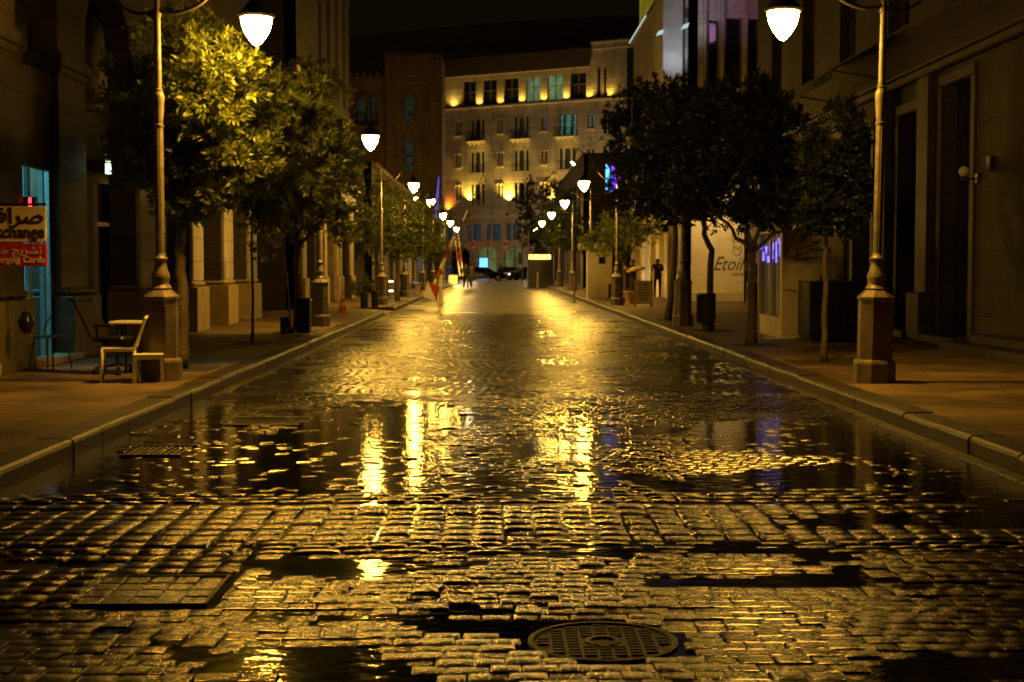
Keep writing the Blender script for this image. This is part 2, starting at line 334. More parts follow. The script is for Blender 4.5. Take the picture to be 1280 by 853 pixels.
rnd = random.Random(5)
def sstep(a, b, x):
    t = max(0, min(1, (x-a)/(b-a))); return t*t*(3-2*t)
def H(x, y):
    """height of the worn sett surface over the water level"""
    n1 = noise.noise(Vector((x*.55, y*.4, 3.1))); n2 = noise.noise(Vector((x*1.7, y*1.5, 9.3))); n3 = noise.noise(Vector((x*5, y*5, 1)))
    h = .0066 + .009*n1 + .008*n2 - .003*sstep(.8,3.5,x) + .0025*n3
    if y < 9.3: h -= .036*max(0, noise.noise(Vector((x*1.0+4, y*2.1, 7.7))) + .5*n3 - .12)*(1 if y < 7.6 else .5)
    h += .004*sstep(7.6,7.8,y)*(1-sstep(9.1,9.3,y)) + .003*sstep(16,19,y)
    h -= (.0125+.024*n3+.016*n2)*sstep(9.3, 10.0, y)*(1-sstep(14.0, 17.5, y + 2*n1))*(1-sstep(-1.0, .6, x + 1.2*n1))      # big puddle on the left
    h -= .006*sstep(9.25, 10.2, y)*(1-sstep(12.2, 15.0, y))*sstep(-.4, .9, x)                   # shallow film to its right
    h -= .006*(1-sstep(-3.3, -2.4, x))*sstep(7.8, 10, y)*(1-sstep(26,40,y))                     # left gutter
    h -= .003*sstep(2.4, 3.6, x)*(1-sstep(26,40,y))                                             # right gutter
    h -= .018*math.exp(-((y-6.15 - .25*n2)/.13)**2)*math.exp(-((x+.45)/.9)**2)                          # small puddles up close
    h -= .016*math.exp(-((y-7.75)/.22)**2)*math.exp(-((x-1.6)/.9)**2)
    h -= .016*math.exp(-((y-8.5)/.3)**2)*math.exp(-((x-2.6)/.9)**2)
    h -= .014*math.exp(-((y-5.6)/.2)**2)*math.exp(-((x+.9)/.5)**2)
    return h
CX0, CX1, CY0, CY1 = -1.95, -1.31, 6.43, 7.04       # sett filled access cover
MHX, MHY, MHR = .45, 5.79, .31                        # round cast iron cover
GR = {2:[0,.5,1], 3:[0,.09,.91,1], 4:[0,.07,.5,.93,1], 5:[0,.07,.34,.66,.93,1]}
st = MB()
def sett(x0, x1, y0, y1, n, dome, yf=None, jit=.004):
    """one stone: domed and worn, its sides running down into the water"""
    cx, cy = (x0+x1)/2, (y0+y1)/2
    if cx < XL or cx > XR: return
    if CX0-.01 < cx < CX1+.03 and CY0-.03 < cy < CY1+.03: return
    if (cx-MHX)**2 + (cy-MHY)**2 < (MHR+.02)**2: return
    j = lambda: rnd.uniform(-jit, jit)
    c = [(x0+j(),y0+j()),(x1+j(),y0+j()),(x1+j(),y1+j()),(x0+j(),y1+j())]
    rc = .10 if dome > .006 else .04; hz = H(cx, cy) + rnd.gauss(0, .0022); tx = rnd.gauss(0,.010); ty = rnd.gauss(0,.009)
    ids = []
    for b in range(n+1):
        for a in range(n+1):
            u, v = GR[n][a], GR[n][b]
            px = (c[0][0]*(1-u)+c[1][0]*u)*(1-v) + (c[3][0]*(1-u)+c[2][0]*u)*v
            py = (c[0][1]*(1-u)+c[1][1]*u)*(1-v) + (c[3][1]*(1-u)+c[2][1]*u)*v
            uu, vv = 2*u-1, 2*v-1
            # pull grid to the rim for a rounded shoulder
            e = max(abs(uu), abs(vv)); z = hz + dome*(1 - uu*uu)*(1 - vv*vv)*.9 - (dome*1.0 if e > .99 else 0)
            z += tx*(px-cx) + ty*(py-cy)
            if abs(uu) > .99 and abs(vv) > .99:
                px += -rc*uu*(x1-x0)/2; py += -rc*vv*(y1-y0)/2; z -= .002
            elif e > .99: z -= .001
            if yf: py += yf(px)
            ids.append(st.pt((px, py, z)))
    for b in range(n):
        for a in range(n):
            k = b*(n+1)+a; st.idx([ids[k], ids[k+1], ids[k+n+2], ids[k+n+1]])
    rim = [k for k in range(n)] + [n+(n+1)*k for k in range(n)] + [(n+1)*(n+1)-1-k for k in range(n)] + [(n+1)*n-(n+1)*k for k in range(n)]
    low = []
    for k in rim:
        p = st.v[ids[k]]; low.append(st.pt((p.x, p.y, -.03)))
    for q in range(len(rim)):
        st.idx([ids[rim[q]], ids[rim[(q+1)%len(rim)]], low[(q+1)%len(rim)], low[q]])
def row(y, bd, bw, n, dome, x0=XL, x1=XR, stack=False, yf=None, jit=.004, gap=.008, k=0):
    x = x0 - (0 if stack else rnd.uniform(0, bw))
    while x < x1:
        w = bw if stack else bw*rnd.uniform(.82, 1.2)
        sett(max(x, x0)+gap/2, min(x+w, x1)-gap/2, y+gap/2, y+bd-gap/2, n, dome, yf, jit); x += w
y = 4.3
while y < 7.5:
    if y > 6.35: row(y, .103, .140, 4, .0014, x0=-1.27, gap=.004)
    else: row(y, .103, .140, 4, .0014, gap=.004)
    y += .103
yt = y
yy = 6.35
while yy < yt+.01: row(yy, .15, .165, 4, .006, XL, -1.30, stack=True, jit=.006); yy += .152
for k in range(3):
    row(y, .112, .23, 5, .008, x0=-1.3); y += .115
yy2 = yt + .02
y0b = y
while y < 9.12: row(y, .172, .182, 5, .006, stack=True, jit=.006, gap=.006); y += .175
row(yy2, (y0b-yy2)/2-.005, .182, 4, .008, XL, -1.32, stack=True); row(yy2+(y0b-yy2)/2, (y0b-yy2)/2-.005, .182, 4, .008, XL, -1.32, stack=True)
y += .08
for k in range(3): row(y, .135, .21, 4, .008, jit=.008, gap=.012); y += .14
arc = lambda x: .10*abs(math.sin(math.pi*(x+.3)/1.25))
arc2 = lambda x: .09*math.sin(2*math.pi*x/1.9)
while y < 17: row(y, .108, .125, 3, .0045, yf=arc2, gap=.010); y += .110
while y < 46.2: row(y, .118, .135, 2, .004, yf=arc2 if y < 40 else None, gap=.010); y += .121
ro = struct(st, 'road', M['setts'], fix=False)
ro.data.polygons.foreach_set('use_smooth', [True]*len(ro.data.polygons))

# pavements with a dropped crossing on the left
g = MB()
def slab(x0, x1, y0, y1): g.face([(x0,y0,KH),(x1,y0,KH),(x1,y1,KH),(x0,y1,KH)])
slab(-45, XL-.28, -12, 44.2); slab(-45, -5.0, 44.2, 48.6); slab(-45, XL-.28, 48.6, 141)
g.face([(-5.0,44.2,KH),(XL,44.2,.03),(XL,48.6,.03),(-5.0,48.6,KH)])
g.face([(-5.0,44.2,KH),(XL,44.2,KH),(XL,44.2,.0)]); g.face([(-5.0,48.6,KH),(XL,48.6,KH),(XL,48.6,.0)])
g.face([(-45,141,KH),(XL,141,KH),(XL,141,-.05),(-45,141,-.05)])
pl_ = struct(g, 'pavement', M['paving'], fix=False)
g = MB(); slab(XR+.28, 45, -12, 141); g.face([(45,141,KH),(XR,141,KH),(XR,141,-.05),(45,141,-.05)]); struct(g, 'pavement', M['paving'], fix=False)
def kerb(xa, xb, y0, y1, side):
    g = MB(); y = y0; sgn = side
    while y < y1:
        L = rnd.uniform(.85, 1.1); L = min(L, y1-y); dx = rnd.uniform(-.006,.006); dz = rnd.uniform(-.006,.008)
        f = xa + dx; bk = xb
        prof = [(f, -.04), (f, KH-.035+dz), (f-sgn*.010, KH-.012+dz), (f-sgn*.035, KH+.004+dz), (bk, KH+.004+dz), (bk, -.04)]
        g.prism([(p[0], p[1]) for p in prof], 'y', y+.004, y+L-.004); y += L
    return struct(g, 'kerb', M['kerb'])
kerb(XL, XL-.3, -4, 44.2, 1); kerb(XL, XL-.3, 48.6, 141, 1); kerb(XR, XR+.3, -4, 141, -1)
g = MB()          # narrow gutter course of flat stones along both kerbs
for side, x0 in ((1, XL), (-1, XR)):
    y = 4
    while y < 46:
        L = rnd.uniform(.4,.6); z = .010 + .006*noise.noise(Vector((x0, y*.7, 0))) - (.02 if side > 0 and 9 < y < 17 else 0)
        g.box(x0+side*.008, x0+side*.13, y, y+L-.01, -.03, z, .006); y += L
struct(g, 'gutter', M['kerb'])
# tree pits
def pit(x, y, r=.45):
    g = MB(); g.box(x-r, x+r, y-r, y+r, KH-.02, KH+.006); return struct(g, 'soil', M['soil'])

# ------------------------------------------------------------------ covers in the road
t = thing('access_cover', (-1.63,6.735,0), 'rectangular access cover filled with small setts in a steel rim, bottom left of the road', 'access cover')
g = MB(); zt = .011
for a in range(4):
    pass
g.box(CX0, CX1, CY0, CY0+.014, -.02, zt+.004); g.box(CX0, CX1, CY1-.014, CY1, -.02, zt+.004); g.box(CX0, CX0+.014, CY0+.014, CY1-.014, -.02, zt+.004); g.box(CX1-.014, CX1, CY0+.014, CY1-.014, -.02, zt+.004)
g.build('rim', M['iron'], t)
g = MB(); nx, ny = 5, 4
for a in range(nx):
    for b in range(ny):
        w = (CX1-CX0-.04)/nx; d = (CY1-CY0-.04)/ny; x = CX0+.02+a*w; yb = CY0+.02+b*d
        g.box(x+.004, x+w-.004, yb+.003, yb+d-.003, -.02, zt-.002+rnd.uniform(-.003,.003), .007)
g.build('infill', M['setts'], t)
t = thing('manhole_cover', (MHX,MHY,0), 'round cast iron manhole cover with rows of slots, at the bottom edge of the road', 'manhole cover')
g = MB(); g.lathe([(MHR,-.02),(MHR,.009),(MHR-.02,.011),(MHR-.028,.005)], (MHX,MHY,0), 48, capb=False, capt=False); g.build('rim', M['iron'], t)
g = MB(); g.lathe([(MHR-.03,-.02),(MHR-.03,.003)], (MHX,MHY,0), 48)
for a in range(-4,5):
    for b in range(-6,7):
        x, yb = a*.062, b*.042
        if x*x+yb*yb < (MHR-.055)**2 and not (abs(a) <= 1 and abs(b) <= 1): g.box(MHX+x-.024, MHX+x+.024, MHY+yb-.012, MHY+yb+.010, .001, .010, .003)
g.lathe([(.075,.001),(.075,.010),(.05,.012),(.05,.004)], (MHX,MHY,0), 20)
g.build('plate', M['iron'], t)
t = thing('drain_grate', (PX(198,11.9),11.9,0), 'low iron drain grate just breaking the puddle beside the left kerb', 'drain grate')
g = MB(); gx = PX(198,11.9)
for a in range(9): g.box(gx-.22+a*.052, gx-.22+a*.052+.026, 11.6, 12.2, -.02, .008, .003)
g.build('bars', M['iron'], t)
g = MB()
for yb in (11.57, 12.2): g.box(gx-.25, gx+.25, yb, yb+.03, -.02, .016)
g.build('rim', M['iron'], t)
t = thing('access_cover', (PX(335,14.2),14.2,0), 'flat rectangular cover standing as a dry island in the puddle on the left', 'access cover')
gx = PX(335,14.2); g = MB(); g.box(gx-.32, gx+.32, 13.85, 14.5, -.02, .010, .004); g.build('plate', M['setts'], t)
g = MB(); g.box(gx-.36, gx+.36, 13.8, 13.84, -.02, .012); g.box(gx-.36, gx+.36, 14.51, 14.55, -.02, .012); g.build('rim', M['iron'], t)

# ------------------------------------------------------------------ street lamps
def lamp_model(bulbmat, label, loc, group='twin rows of shepherd crook street lamps'):
    t = thing('street_lamp', (0,0,0), label, 'street lamp', group)
    g = MB(); o8 = R(22.5)
    q = 1/math.cos(o8)
    g.lathe([(.235*q,0),(.235*q,.23),(.225*q,.255),(.205*q,.28)], n=8, rot=o8)
    g.lathe([(.195*q,.28),(.195*q,.99)], n=8, rot=o8, capb=False)
    g.lathe([(.195*q,.99),(.208*q,1.0),(.208*q,1.03),(.19*q,1.05),(.14*q,1.10),(.12*q,1.115)], n=8, rot=o8)
    pl = g.build('plinth', M['plinth'], t)
    p = MB(); p.box(-.10,.10,-.1985,-.1955,.36,.92); p.build('access_door', M['plinth'], pl)
    g = MB(); g.lathe([(.12,1.11),(.135,1.13),(.125,1.15),(.105,1.17),(.098,1.20),(.115,1.25),(.11,1.29),(.085,1.36),(.07,1.42),(.066,1.46),(.085,1.475),(.09,1.49),(.083,1.505),(.065,1.52),(.058,1.56)], n=20)
    g.build('collar', M['post'], t, smooth=50)
    g = MB(); fl = []
    g.lathe([(.056,1.56),(.052,3.10)], n=16); g.lathe([(.052,3.08),(.063,3.10),(.063,3.12),(.052,3.13),(.056,3.16),(.073,3.40),(.078,3.46),(.066,3.50),(.053,3.52),(.058,3.53),(.058,3.545),(.045,3.56),(.040,4.42),(.050,4.43),(.050,4.47),(.034,4.49),(.030,4.86),(.045,4.88),(.045,4.92),(.02,4.96),(.03,5.0),(.0,5.06)], n=16)
    for k in range(12):
        a = 2*math.pi*k/12; g.tube([(.053*math.cos(a),.053*math.sin(a),1.58),(.050*math.cos(a),.050*math.sin(a),3.08)], .005, 4)
    g.build('pole', M['post'], t, smooth=40)
    g = MB()
    def cr(P, n=6):
        P = [Vector(p) for p in P]; P = [2*P[0]-P[1]] + P + [2*P[-1]-P[-2]]; out = []
        for i in range(1, len(P)-2):
            for k in range(n):
                u = k/n; a, b, c, d = P[i-1:i+3]
                out.append(.5*((2*b)+(-a+c)*u+(2*a-5*b+4*c-d)*u*u+(-a+3*b-3*c+d)*u*u*u))
        return out + [P[-2]]
    g.tube(cr([(0,0,4.50),(.25,0,4.47),(.55,0,4.60),(.78,0,4.90),(.90,0,5.22),(1.02,0,5.42),(1.14,0,5.38),(1.2,0,5.16),(1.2,0,4.72)]), .026, 10)
    g.tube(cr([(0,0,4.50),(-.22,0,4.46),(-.42,0,4.55),(-.46,0,4.72),(-.34,0,4.78),(-.27,0,4.68)]), .018, 8)
    g.build('arm', M['cap'], t, smooth=True)
    g = MB(); g.lathe([(.205,4.41),(.215,4.42),(.228,4.44),(.20,4.48),(.15,4.54),(.08,4.62),(.045,4.70),(.055,4.74),(.03,4.78)], (1.2,0,0), 28, capb=False)
    cp = g.build('lamp_cap', M['cap'], t, smooth=45)
    g = MB(); prof = []
    for k in range(13):
        a = k/12; prof.append((.188*math.cos(a*math.pi/2)**.70 if a < 1 else .002, 4.415 - .345*a))
    g.lathe(prof, (1.2,0,0), 24)
    g.build('lamp_glass', bulbmat, t, smooth=True)
    t.location = loc
    return t
def set_bulb(t, m):
    for c in t.children:
        if c.name.startswith('lamp_glass'): c.data = c.data.copy(); c.data.materials[0] = m
LL = [(-4.08,17.5,'tall street lamp nearest on the left pavement, white chair and stool at its plinth'),
      (-4.05,33.2,'second street lamp of the left row, its plinth just right of the broom bin'),
      (-4.1,52,'third street lamp of the left row, just beyond the two stub bollards'),
      (-4.05,65,'fourth street lamp of the left row, in front of the bluish shop window'),
      (-4.1,82,'fifth street lamp of the left row, left of the striped barrier counterweight'),
      (-4.1,96,'sixth street lamp of the left row, directly behind the barrier boom'),
      (-4.1,112,'farthest street lamp of the left row')]
LR = [(4.60,17.1,'tall street lamp nearest on the right pavement, thick plinth by the bare kerb'),
      (4.45,33.4,'unlit street lamp with its head lost in the dark crown on the right'),
      (4.43,51,'third street lamp of the right row, left of the sandwich board'),
      (4.5,66,'fourth street lamp of the right row, rising behind the guard kiosk'),
      (4.5,81,'fifth street lamp of the right row, plinth left of the guard kiosk'),
      (4.5,97,'sixth street lamp of the right row, small against the dark trees'),
      (4.5,114,'farthest street lamp of the right row')]
l0 = lamp_model(M['bulb_orange'], LL[0][2], (LL[0][0],LL[0][1],KH))
for x, y, lb in LL[1:]:
    c = copy_tree(l0); c.location = (x,y,KH); c['label'] = lb; set_bulb(c, M['bulb'] if y < 60 else M['bulb_far'])
for i, (x, y, lb) in enumerate(LR):
    c = copy_tree(l0); c.location = (x,y,KH); c.rotation_euler = (R(0), 0, math.pi); c['label'] = lb
    set_bulb(c, M['bulb_off'] if i == 1 else M['bulb_near'] if i == 0 else M['bulb'] if y < 60 else M['bulb_far'])
    if i == 0: c.rotation_euler = (0, R(-.75), math.pi)

for i, (x, y, lb) in enumerate(LL): plight('lamp_downlight', (x+1.2, y, KH+4.02), (1,.47,.04) if i == 0 else (1,.52,.05), 440, .12, spot=158, dirv=(0,0,-1), blend=.9)
for i, (x, y, lb) in enumerate(LR):
    if i != 1: plight('lamp_downlight', (x-1.2, y, KH+4.02), (1,.49,.045), 440, .12, spot=158, dirv=(0,0,-1), blend=.9)
# ------------------------------------------------------------------ trees
def tree(name, label, base, trunk, forks, lobes, nclus, leaf=.1, lm='leaf', seed=1, group='street trees along both pavements', tr=.08, per=8, sub=14, hole=.11, z0=KH):
    """trunk: path of offsets; forks: limb paths starting at trunk top; lobes: (x,y,z,rx,ry,rz) offsets from the base"""
    rr = random.Random(seed); bx, by = base; t = thing(name, (bx,by,z0), label, 'tree', group)
    g = MB(Matrix.Translation((bx,by,z0)))
    n = len(trunk); pth = []
    for i in range(n-1):
        for k in range(4): pth.append(Vector(trunk[i]).lerp(Vector(trunk[i+1]), k/4) + Vector((rr.gauss(0,tr*.12), rr.gauss(0,tr*.12), 0)))
    pth.append(Vector(trunk[-1])); N = len(pth)
    rad = [tr*(1.35 if i == 0 else 1.12 if i == 1 else 1 - .35*i/N) for i in range(N)]
    g.tube(pth, rad, 10)
    top = Vector(trunk[-1]); tips = []
    def limb(a, b, r0, r1, wob):
        P = []; K = 6
        for k in range(K+1):
            u = k/K; p = a.lerp(b, u); p += Vector((rr.gauss(0,wob),rr.gauss(0,wob),rr.gauss(0,wob)*.6 + .10*(b-a).length*math.sin(u*math.pi)*.6))*(1 if 0 < k < K else 0); P.append(p)
        g.tube(P, [r0+(r1-r0)*k/K for k in range(K+1)], 7); return P
    for f in forks:
        f = [Vector(p) for p in f]; a = top if len(f) == 1 else f[0]; b = f[-1]
        P = limb(a, b, tr*.55, tr*.2, .03); tips.append(P)
    vol = [l[3]*l[4]*l[5] for l in lobes]
    leaves = MB(Matrix.Translation((bx,by,z0)))
    for L in lobes:
        c = Vector(L[:3])
        src = min(([p for P in tips for p in P[2:]] or [top]), key=lambda p: (p-c).length)
        limb(src, c, tr*.22, tr*.09, .04)
        for k in range(sub):
            d = Vector((rr.gauss(0,1),rr.gauss(0,1),rr.gauss(0,1))).normalized(); e = c + Vector((d.x*L[3],d.y*L[4],d.z*L[5]))*.8
            P = [c.lerp(e, u) + Vector((rr.gauss(0,.03),rr.gauss(0,.03),rr.gauss(0,.03))) for u in (0,.35,.7,1)]
            g.tube(P, [tr*.08,tr*.06,tr*.045,tr*.03], 4, cap=False)
    so = Vector((seed*3.7, seed*1.3, 0)); made = 0; tries = 0
    while made < nclus and tries < nclus*8:
        tries += 1
        L = rr.choices(lobes, vol)[0]; d = Vector((rr.gauss(0,1),rr.gauss(0,1),rr.gauss(0,1))).normalized(); r = rr.random()**.42*rr.uniform(.85,1.14)
        p = Vector(L[:3]) + Vector((d.x*L[3],d.y*L[4],d.z*L[5]))*r
        if noise.noise(p*2.6 + so) < hole-.12: continue
        made += 1
        ax = (d + Vector((rr.gauss(0,.6),rr.gauss(0,.6),rr.gauss(.25,.6)))).normalized()
        s1 = ax.orthogonal().normalized(); s2 = ax.cross(s1)
        ph = rr.uniform(0,6.28)
        for q in range(per):
            a = ph + q*2.4; tilt = rr.uniform(.35,1.25); ln = leaf*rr.uniform(.7,1.25); w = ln*rr.uniform(.17,.24)
            dirv = (ax*math.cos(tilt) + (s1*math.cos(a)+s2*math.sin(a))*math.sin(tilt)).normalized()
            st0 = p + ax*(q/per-.5)*leaf*.9 + dirv*.01
            sd = dirv.cross(ax); sd = sd.normalized() if sd.length > .01 else s1
            nr = dirv.cross(sd).normalized()
            mid = st0 + dirv*ln*.5 - nr*w*.25; tip = st0 + dirv*ln - nr*w*rr.uniform(-.4,.7)
            A = leaves.pt(st0); B = leaves.pt(st0+dirv*ln*.45+sd*w); C = leaves.pt(tip); D = leaves.pt(st0+dirv*ln*.45-sd*w); E_ = leaves.pt(mid)
            leaves.idx([A,B,C,E_]); leaves.idx([A,E_,C,D])
    g.build('trunk', M['bark'], t, smooth=True); leaves.build('crown', M[lm], t, fix=False)
    return t
def lb(px, py, Y, bx, by, rpx, rpy, dy=0, ry=None):
    """lobe from where it stands in the photograph at depth Y+dy"""
    D = Y+dy; s = F/D
    return (PX(px,D)-bx, D-by, PZ(py,D)-KH, rpx/s, ry or rpx/s, rpy/s)
# left: near tree
Y = 19.4; bx = -4.25
pit(bx, Y)
tree('street_tree', 'big leafy tree behind the nearest left lamp, its forked trunk rising beside the plinth', (bx,Y),
     [(0,0,0),(.03,0,.8),(-.02,0,1.5),(.03,0,1.95)], [[(-.75,.1,2.9)],[(.1,.3,3.1)],[(.75,-.2,2.6)],[(-.3,-.4,3.0)]],
     [lb(200,175,Y,bx,Y,62,70), lb(262,105,Y,bx,Y,70,62,-1.0), lb(285,190,Y,bx,Y,70,60,-.2), lb(170,110,Y,bx,Y,45,60,.6), lb(230,60,Y,bx,Y,58,45,.2), lb(240,235,Y,bx,Y,60,42), lb(330,215,Y,bx,Y,40,40,.4), lb(325,140,Y,bx,Y,55,58,.3), lb(385,150,Y,bx,Y,48,54,.9), lb(405,200,Y,bx,Y,45,48,1.2)],
     3900, .10, 'leaf', 11, tr=.088)
Y = 25.5; bx = PX(316,26.0)
pit(bx, 26.0, .3)
tree('sapling', 'thin staked sapling trunk on the left pavement between the lit piers and the broom bin', (bx,26.0), [(0,0,0),(.01,0,.9),(0,0,1.9),(.02,0,2.4)], [[(.2,.1,3.0)],[(-.2,0,3.0)]],
     [lb(325,235,26,bx,26,36,34), lb(300,210,26,bx,26,30,30)], 220, .11, 'leaf_dark', 5, tr=.028, sub=6)
Y = 30.5; bx = PX(371,Y)
pit(bx, Y)
tree('street_tree', 'round dense tree over the black broom bin, top gilded by the second lamp', (bx,Y),
     [(0,0,0),(.05,0,.8),(.0,0,1.5),(.05,0,1.85)], [[(-.8,0,2.6)],[(-.2,.3,3.0)],[(.7,0,2.5)],[(.3,-.4,2.9)]],
     [lb(372,165,Y,bx,Y,62,58,-.3), lb(415,215,Y,bx,Y,42,62), lb(330,215,Y,bx,Y,52,60), lb(380,250,Y,bx,Y,70,55), lb(330,285,Y,bx,Y,40,38), lb(392,118,Y,bx,Y,46,44,-.2), lb(345,112,Y,bx,Y,42,40,-.8), lb(428,270,Y,bx,Y,28,42,.2)],
     2800, .10, 'leaf', 23, tr=.09)
Y = 57; bx = PX(497,Y)
pit(bx, Y)
tree('street_tree', 'yellow green lit tree beyond the third left lamp', (bx,Y), [(0,0,0),(0,0,1),(0,0,1.9)], [[(-.7,0,3)],[(.6,0,3)],[(0,0,3.5)]],
     [lb(505,270,Y,bx,Y,36,36,-1), lb(470,275,Y,bx,Y,34,36), lb(535,285,Y,bx,Y,26,38), lb(500,305,Y,bx,Y,45,20), lb(480,240,Y,bx,Y,22,26,1)],
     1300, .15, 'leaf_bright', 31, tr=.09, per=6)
Y = 74; bx = PX(545,Y)
tree('street_tree', 'small pale lit tree above the barrier counterweight', (bx,Y), [(0,0,0),(0,0,.8),(0,0,1.3)], [[(-.3,0,2)],[(.3,0,2)]],
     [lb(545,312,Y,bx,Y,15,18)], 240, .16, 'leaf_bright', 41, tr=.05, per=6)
Y = 66; bx = PX(455,60)
tree('round_shrub', 'round brown green shrub at the corner of the left side street', (PX(457,58),58), [(0,0,0),(0,0,.3),(0,0,.5)], [[(.2,0,.9)]],
     [lb(457,355,58,PX(457,58),58,17,14), lb(444,362,58,PX(457,58),58,12,12)], 260, .1, 'leaf', 43, tr=.05, per=6, group=None)
bx = PX(440,70)
tree('street_tree', 'dark tree filling the side street mouth on the left, behind the brown shrub', (PX(452,70)-.5,70), [(0,0,0),(0,0,1),(0,0,1.8)], [[(-.7,0,3)],[(.6,0,3)]],
     [(0,0,2.3,1.5,1.2,1.3),(-1.3,0,2.0,1.2,1.0,1.3),(.8,.5,3.0,1.0,1,1)], 500, .16, 'leaf_dark', 44, tr=.08, per=6)
Y = 90; bx = PX(532,Y)
tree('street_tree', 'dark tree behind the small pale lit tree on the left', (bx-.8,Y), [(0,0,0),(0,0,1),(0,0,1.8)], [[(-.7,0,3)],[(.6,0,3)]],
     [(0,0,3.2,1.4,1.2,1.3),(.7,0,2.3,1.1,1.0,.8),(-.8,0,2.3,1.0,1,.8)], 450, .18, 'leaf_dark', 45, tr=.08, per=6)
# right
Y = 25.2; bx = PX(940,Y)
pit(bx, Y)
tree('street_tree', 'broad dark tree left of the generator cabin, bare limbs reaching both ways', (bx,Y),
     [(0,0,0),(0,0,.8),(.02,0,1.35),(0,0,1.65)], [[(-.72,-.1,2.35)],[(.75,0,2.2)],[(-.15,.3,2.7)],[(.4,-.3,2.8)]],
     [lb(905,180,Y,bx,Y,62,62,-.4), lb(960,170,Y,bx,Y,50,62), lb(875,235,Y,bx,Y,45,38), lb(960,250,Y,bx,Y,52,38), lb(925,130,Y,bx,Y,52,36,.3), lb(850,165,Y,bx,Y,42,46,-.2), lb(985,215,Y,bx,Y,40,60,.2), lb(905,265,Y,bx,Y,40,30)],
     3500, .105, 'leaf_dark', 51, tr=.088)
Y = 31; bx = PX(888,Y)
pit(bx, Y)
tree('street_tree', 'crooked tree on the right with a black litter bin hung on its trunk', (bx,Y),
     [(0,0,0),(-.01,0,1.2),(.03,0,1.75),(-.12,0,2.0),(-.15,0,2.4)], [[(-.7,0,3.0)],[(.5,0,3.1)],[(0,.3,3.4)]],
     [lb(870,205,Y,bx,Y,50,55), lb(820,205,Y,bx,Y,46,56,.3), lb(850,140,Y,bx,Y,50,34), lb(900,250,Y,bx,Y,44,34), lb(835,255,Y,bx,Y,48,30), lb(885,130,Y,bx,Y,36,28)],
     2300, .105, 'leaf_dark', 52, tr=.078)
Y = 37; bx = PX(842,Y)
pit(bx, Y)
tree('street_tree', 'leaning tree left of the litter bin tree, its trunk beside the unlit lamp plinth', (bx,Y),
     [(-.12,0,0),(0,0,1.2),(.05,0,2.0),(.05,0,2.6)], [[(-.8,0,3.3)],[(.6,0,3.4)],[(-.1,.3,3.7)]],
     [lb(795,165,Y,bx,Y,40,62), lb(800,235,Y,bx,Y,45,40), lb(830,130,Y,bx,Y,42,36), lb(770,150,Y,bx,Y,20,40), lb(845,240,Y,bx,Y,46,36)],
     1900, .115, 'leaf_dark', 53, tr=.08)
Y = 20.6; bx = PX(1032,Y)
pit(bx, Y, .5)
tree('sapling', 'young tree with a slim straight trunk, left of the nearest right lamp', (bx,Y),
     [(0,0,0),(.01,0,.8),(.0,0,1.5),(.01,0,1.8)], [[(-.3,0,2.5)],[(.3,0,2.5)],[(0,.1,3.2)]],
     [lb(1040,270,Y,bx,Y,42,44), lb(1035,205,Y,bx,Y,38,48), lb(1055,160,Y,bx,Y,30,36,.2), lb(1005,250,Y,bx,Y,26,36), lb(1065,240,Y,bx,Y,30,40)],
     1300, .10, 'leaf_dark', 54, tr=.045, sub=8)
Y = 55.5; bx = PX(781,Y)
tree('street_tree', 'small green tree overhanging the guard kiosk', (bx,Y), [(0,0,0),(.0,0,1.0),(-.05,0,1.5)], [[(-.7,0,2.4)],[(.5,0,2.4)]],
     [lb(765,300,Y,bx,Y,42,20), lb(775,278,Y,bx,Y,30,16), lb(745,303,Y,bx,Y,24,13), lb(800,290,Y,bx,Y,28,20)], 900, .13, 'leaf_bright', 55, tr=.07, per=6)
for (px, Yt, rw, tops, lab, sd) in ((708,84,26,232,'dark bushy tree left of the guard kiosk on the right pavement',61),(662,112,18,222,'slim dark tree rising above the checkpoint shelter on the right',62),(690,100,22,218,'tall wispy tree between the checkpoint shelter and the guard kiosk',63)):
    bx = PX(px,Yt); s = F/Yt
    tree('street_tree', lab, (max(bx,4.6),Yt), [(0,0,0),(0,0,1.2),(0,0,2.2)], [[(-.6,0,3.2)],[(.6,0,3.2)],[(0,0,4)]],
         [lb(px,285,Yt,max(bx,4.6),Yt,rw,26), lb(px-6,tops+32,Yt,max(bx,4.6),Yt,rw*.8,22), lb(px+8,300,Yt,max(bx,4.6),Yt,rw,16), lb(px+2,tops+12,Yt,max(bx,4.6),Yt,rw*.5,14)],
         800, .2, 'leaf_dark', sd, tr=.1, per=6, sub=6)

# ------------------------------------------------------------------ left arcaded building (x = -6.5 street face)
def TL(x0): return lambda p: Vector((x0 + p.z, p.x, p.y))      # u along the street, v up, w towards the road
def TRr(x0): return lambda p: Vector((x0 - p.z, p.x, p.y))
bA = thing('arcaded_building', (-8,28,KH), 'long honey stone building on the left with arched bays and stepped pier bases', 'building')
piersA = [(14.0,15.2),(18.2,19.6),(21.5,22.9),(25.9,27.2),(30.4,31.6),(34.0,35.2),(37.4,38.7)]
ops = []
for (a, b), (c, d) in zip(piersA, piersA[1:]): ops.append((b, c, KH, 6.3, min(1.3,(c-b)/2)))
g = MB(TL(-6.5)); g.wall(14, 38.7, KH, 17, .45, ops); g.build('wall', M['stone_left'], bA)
g = MB(TL(-7.35)); ops2 = []
dA = [(26.6,28.6),(31.0,33.4),(36.0,38.0)]
for a, b in dA: ops2.append((a, b, KH+.02, 3.1))
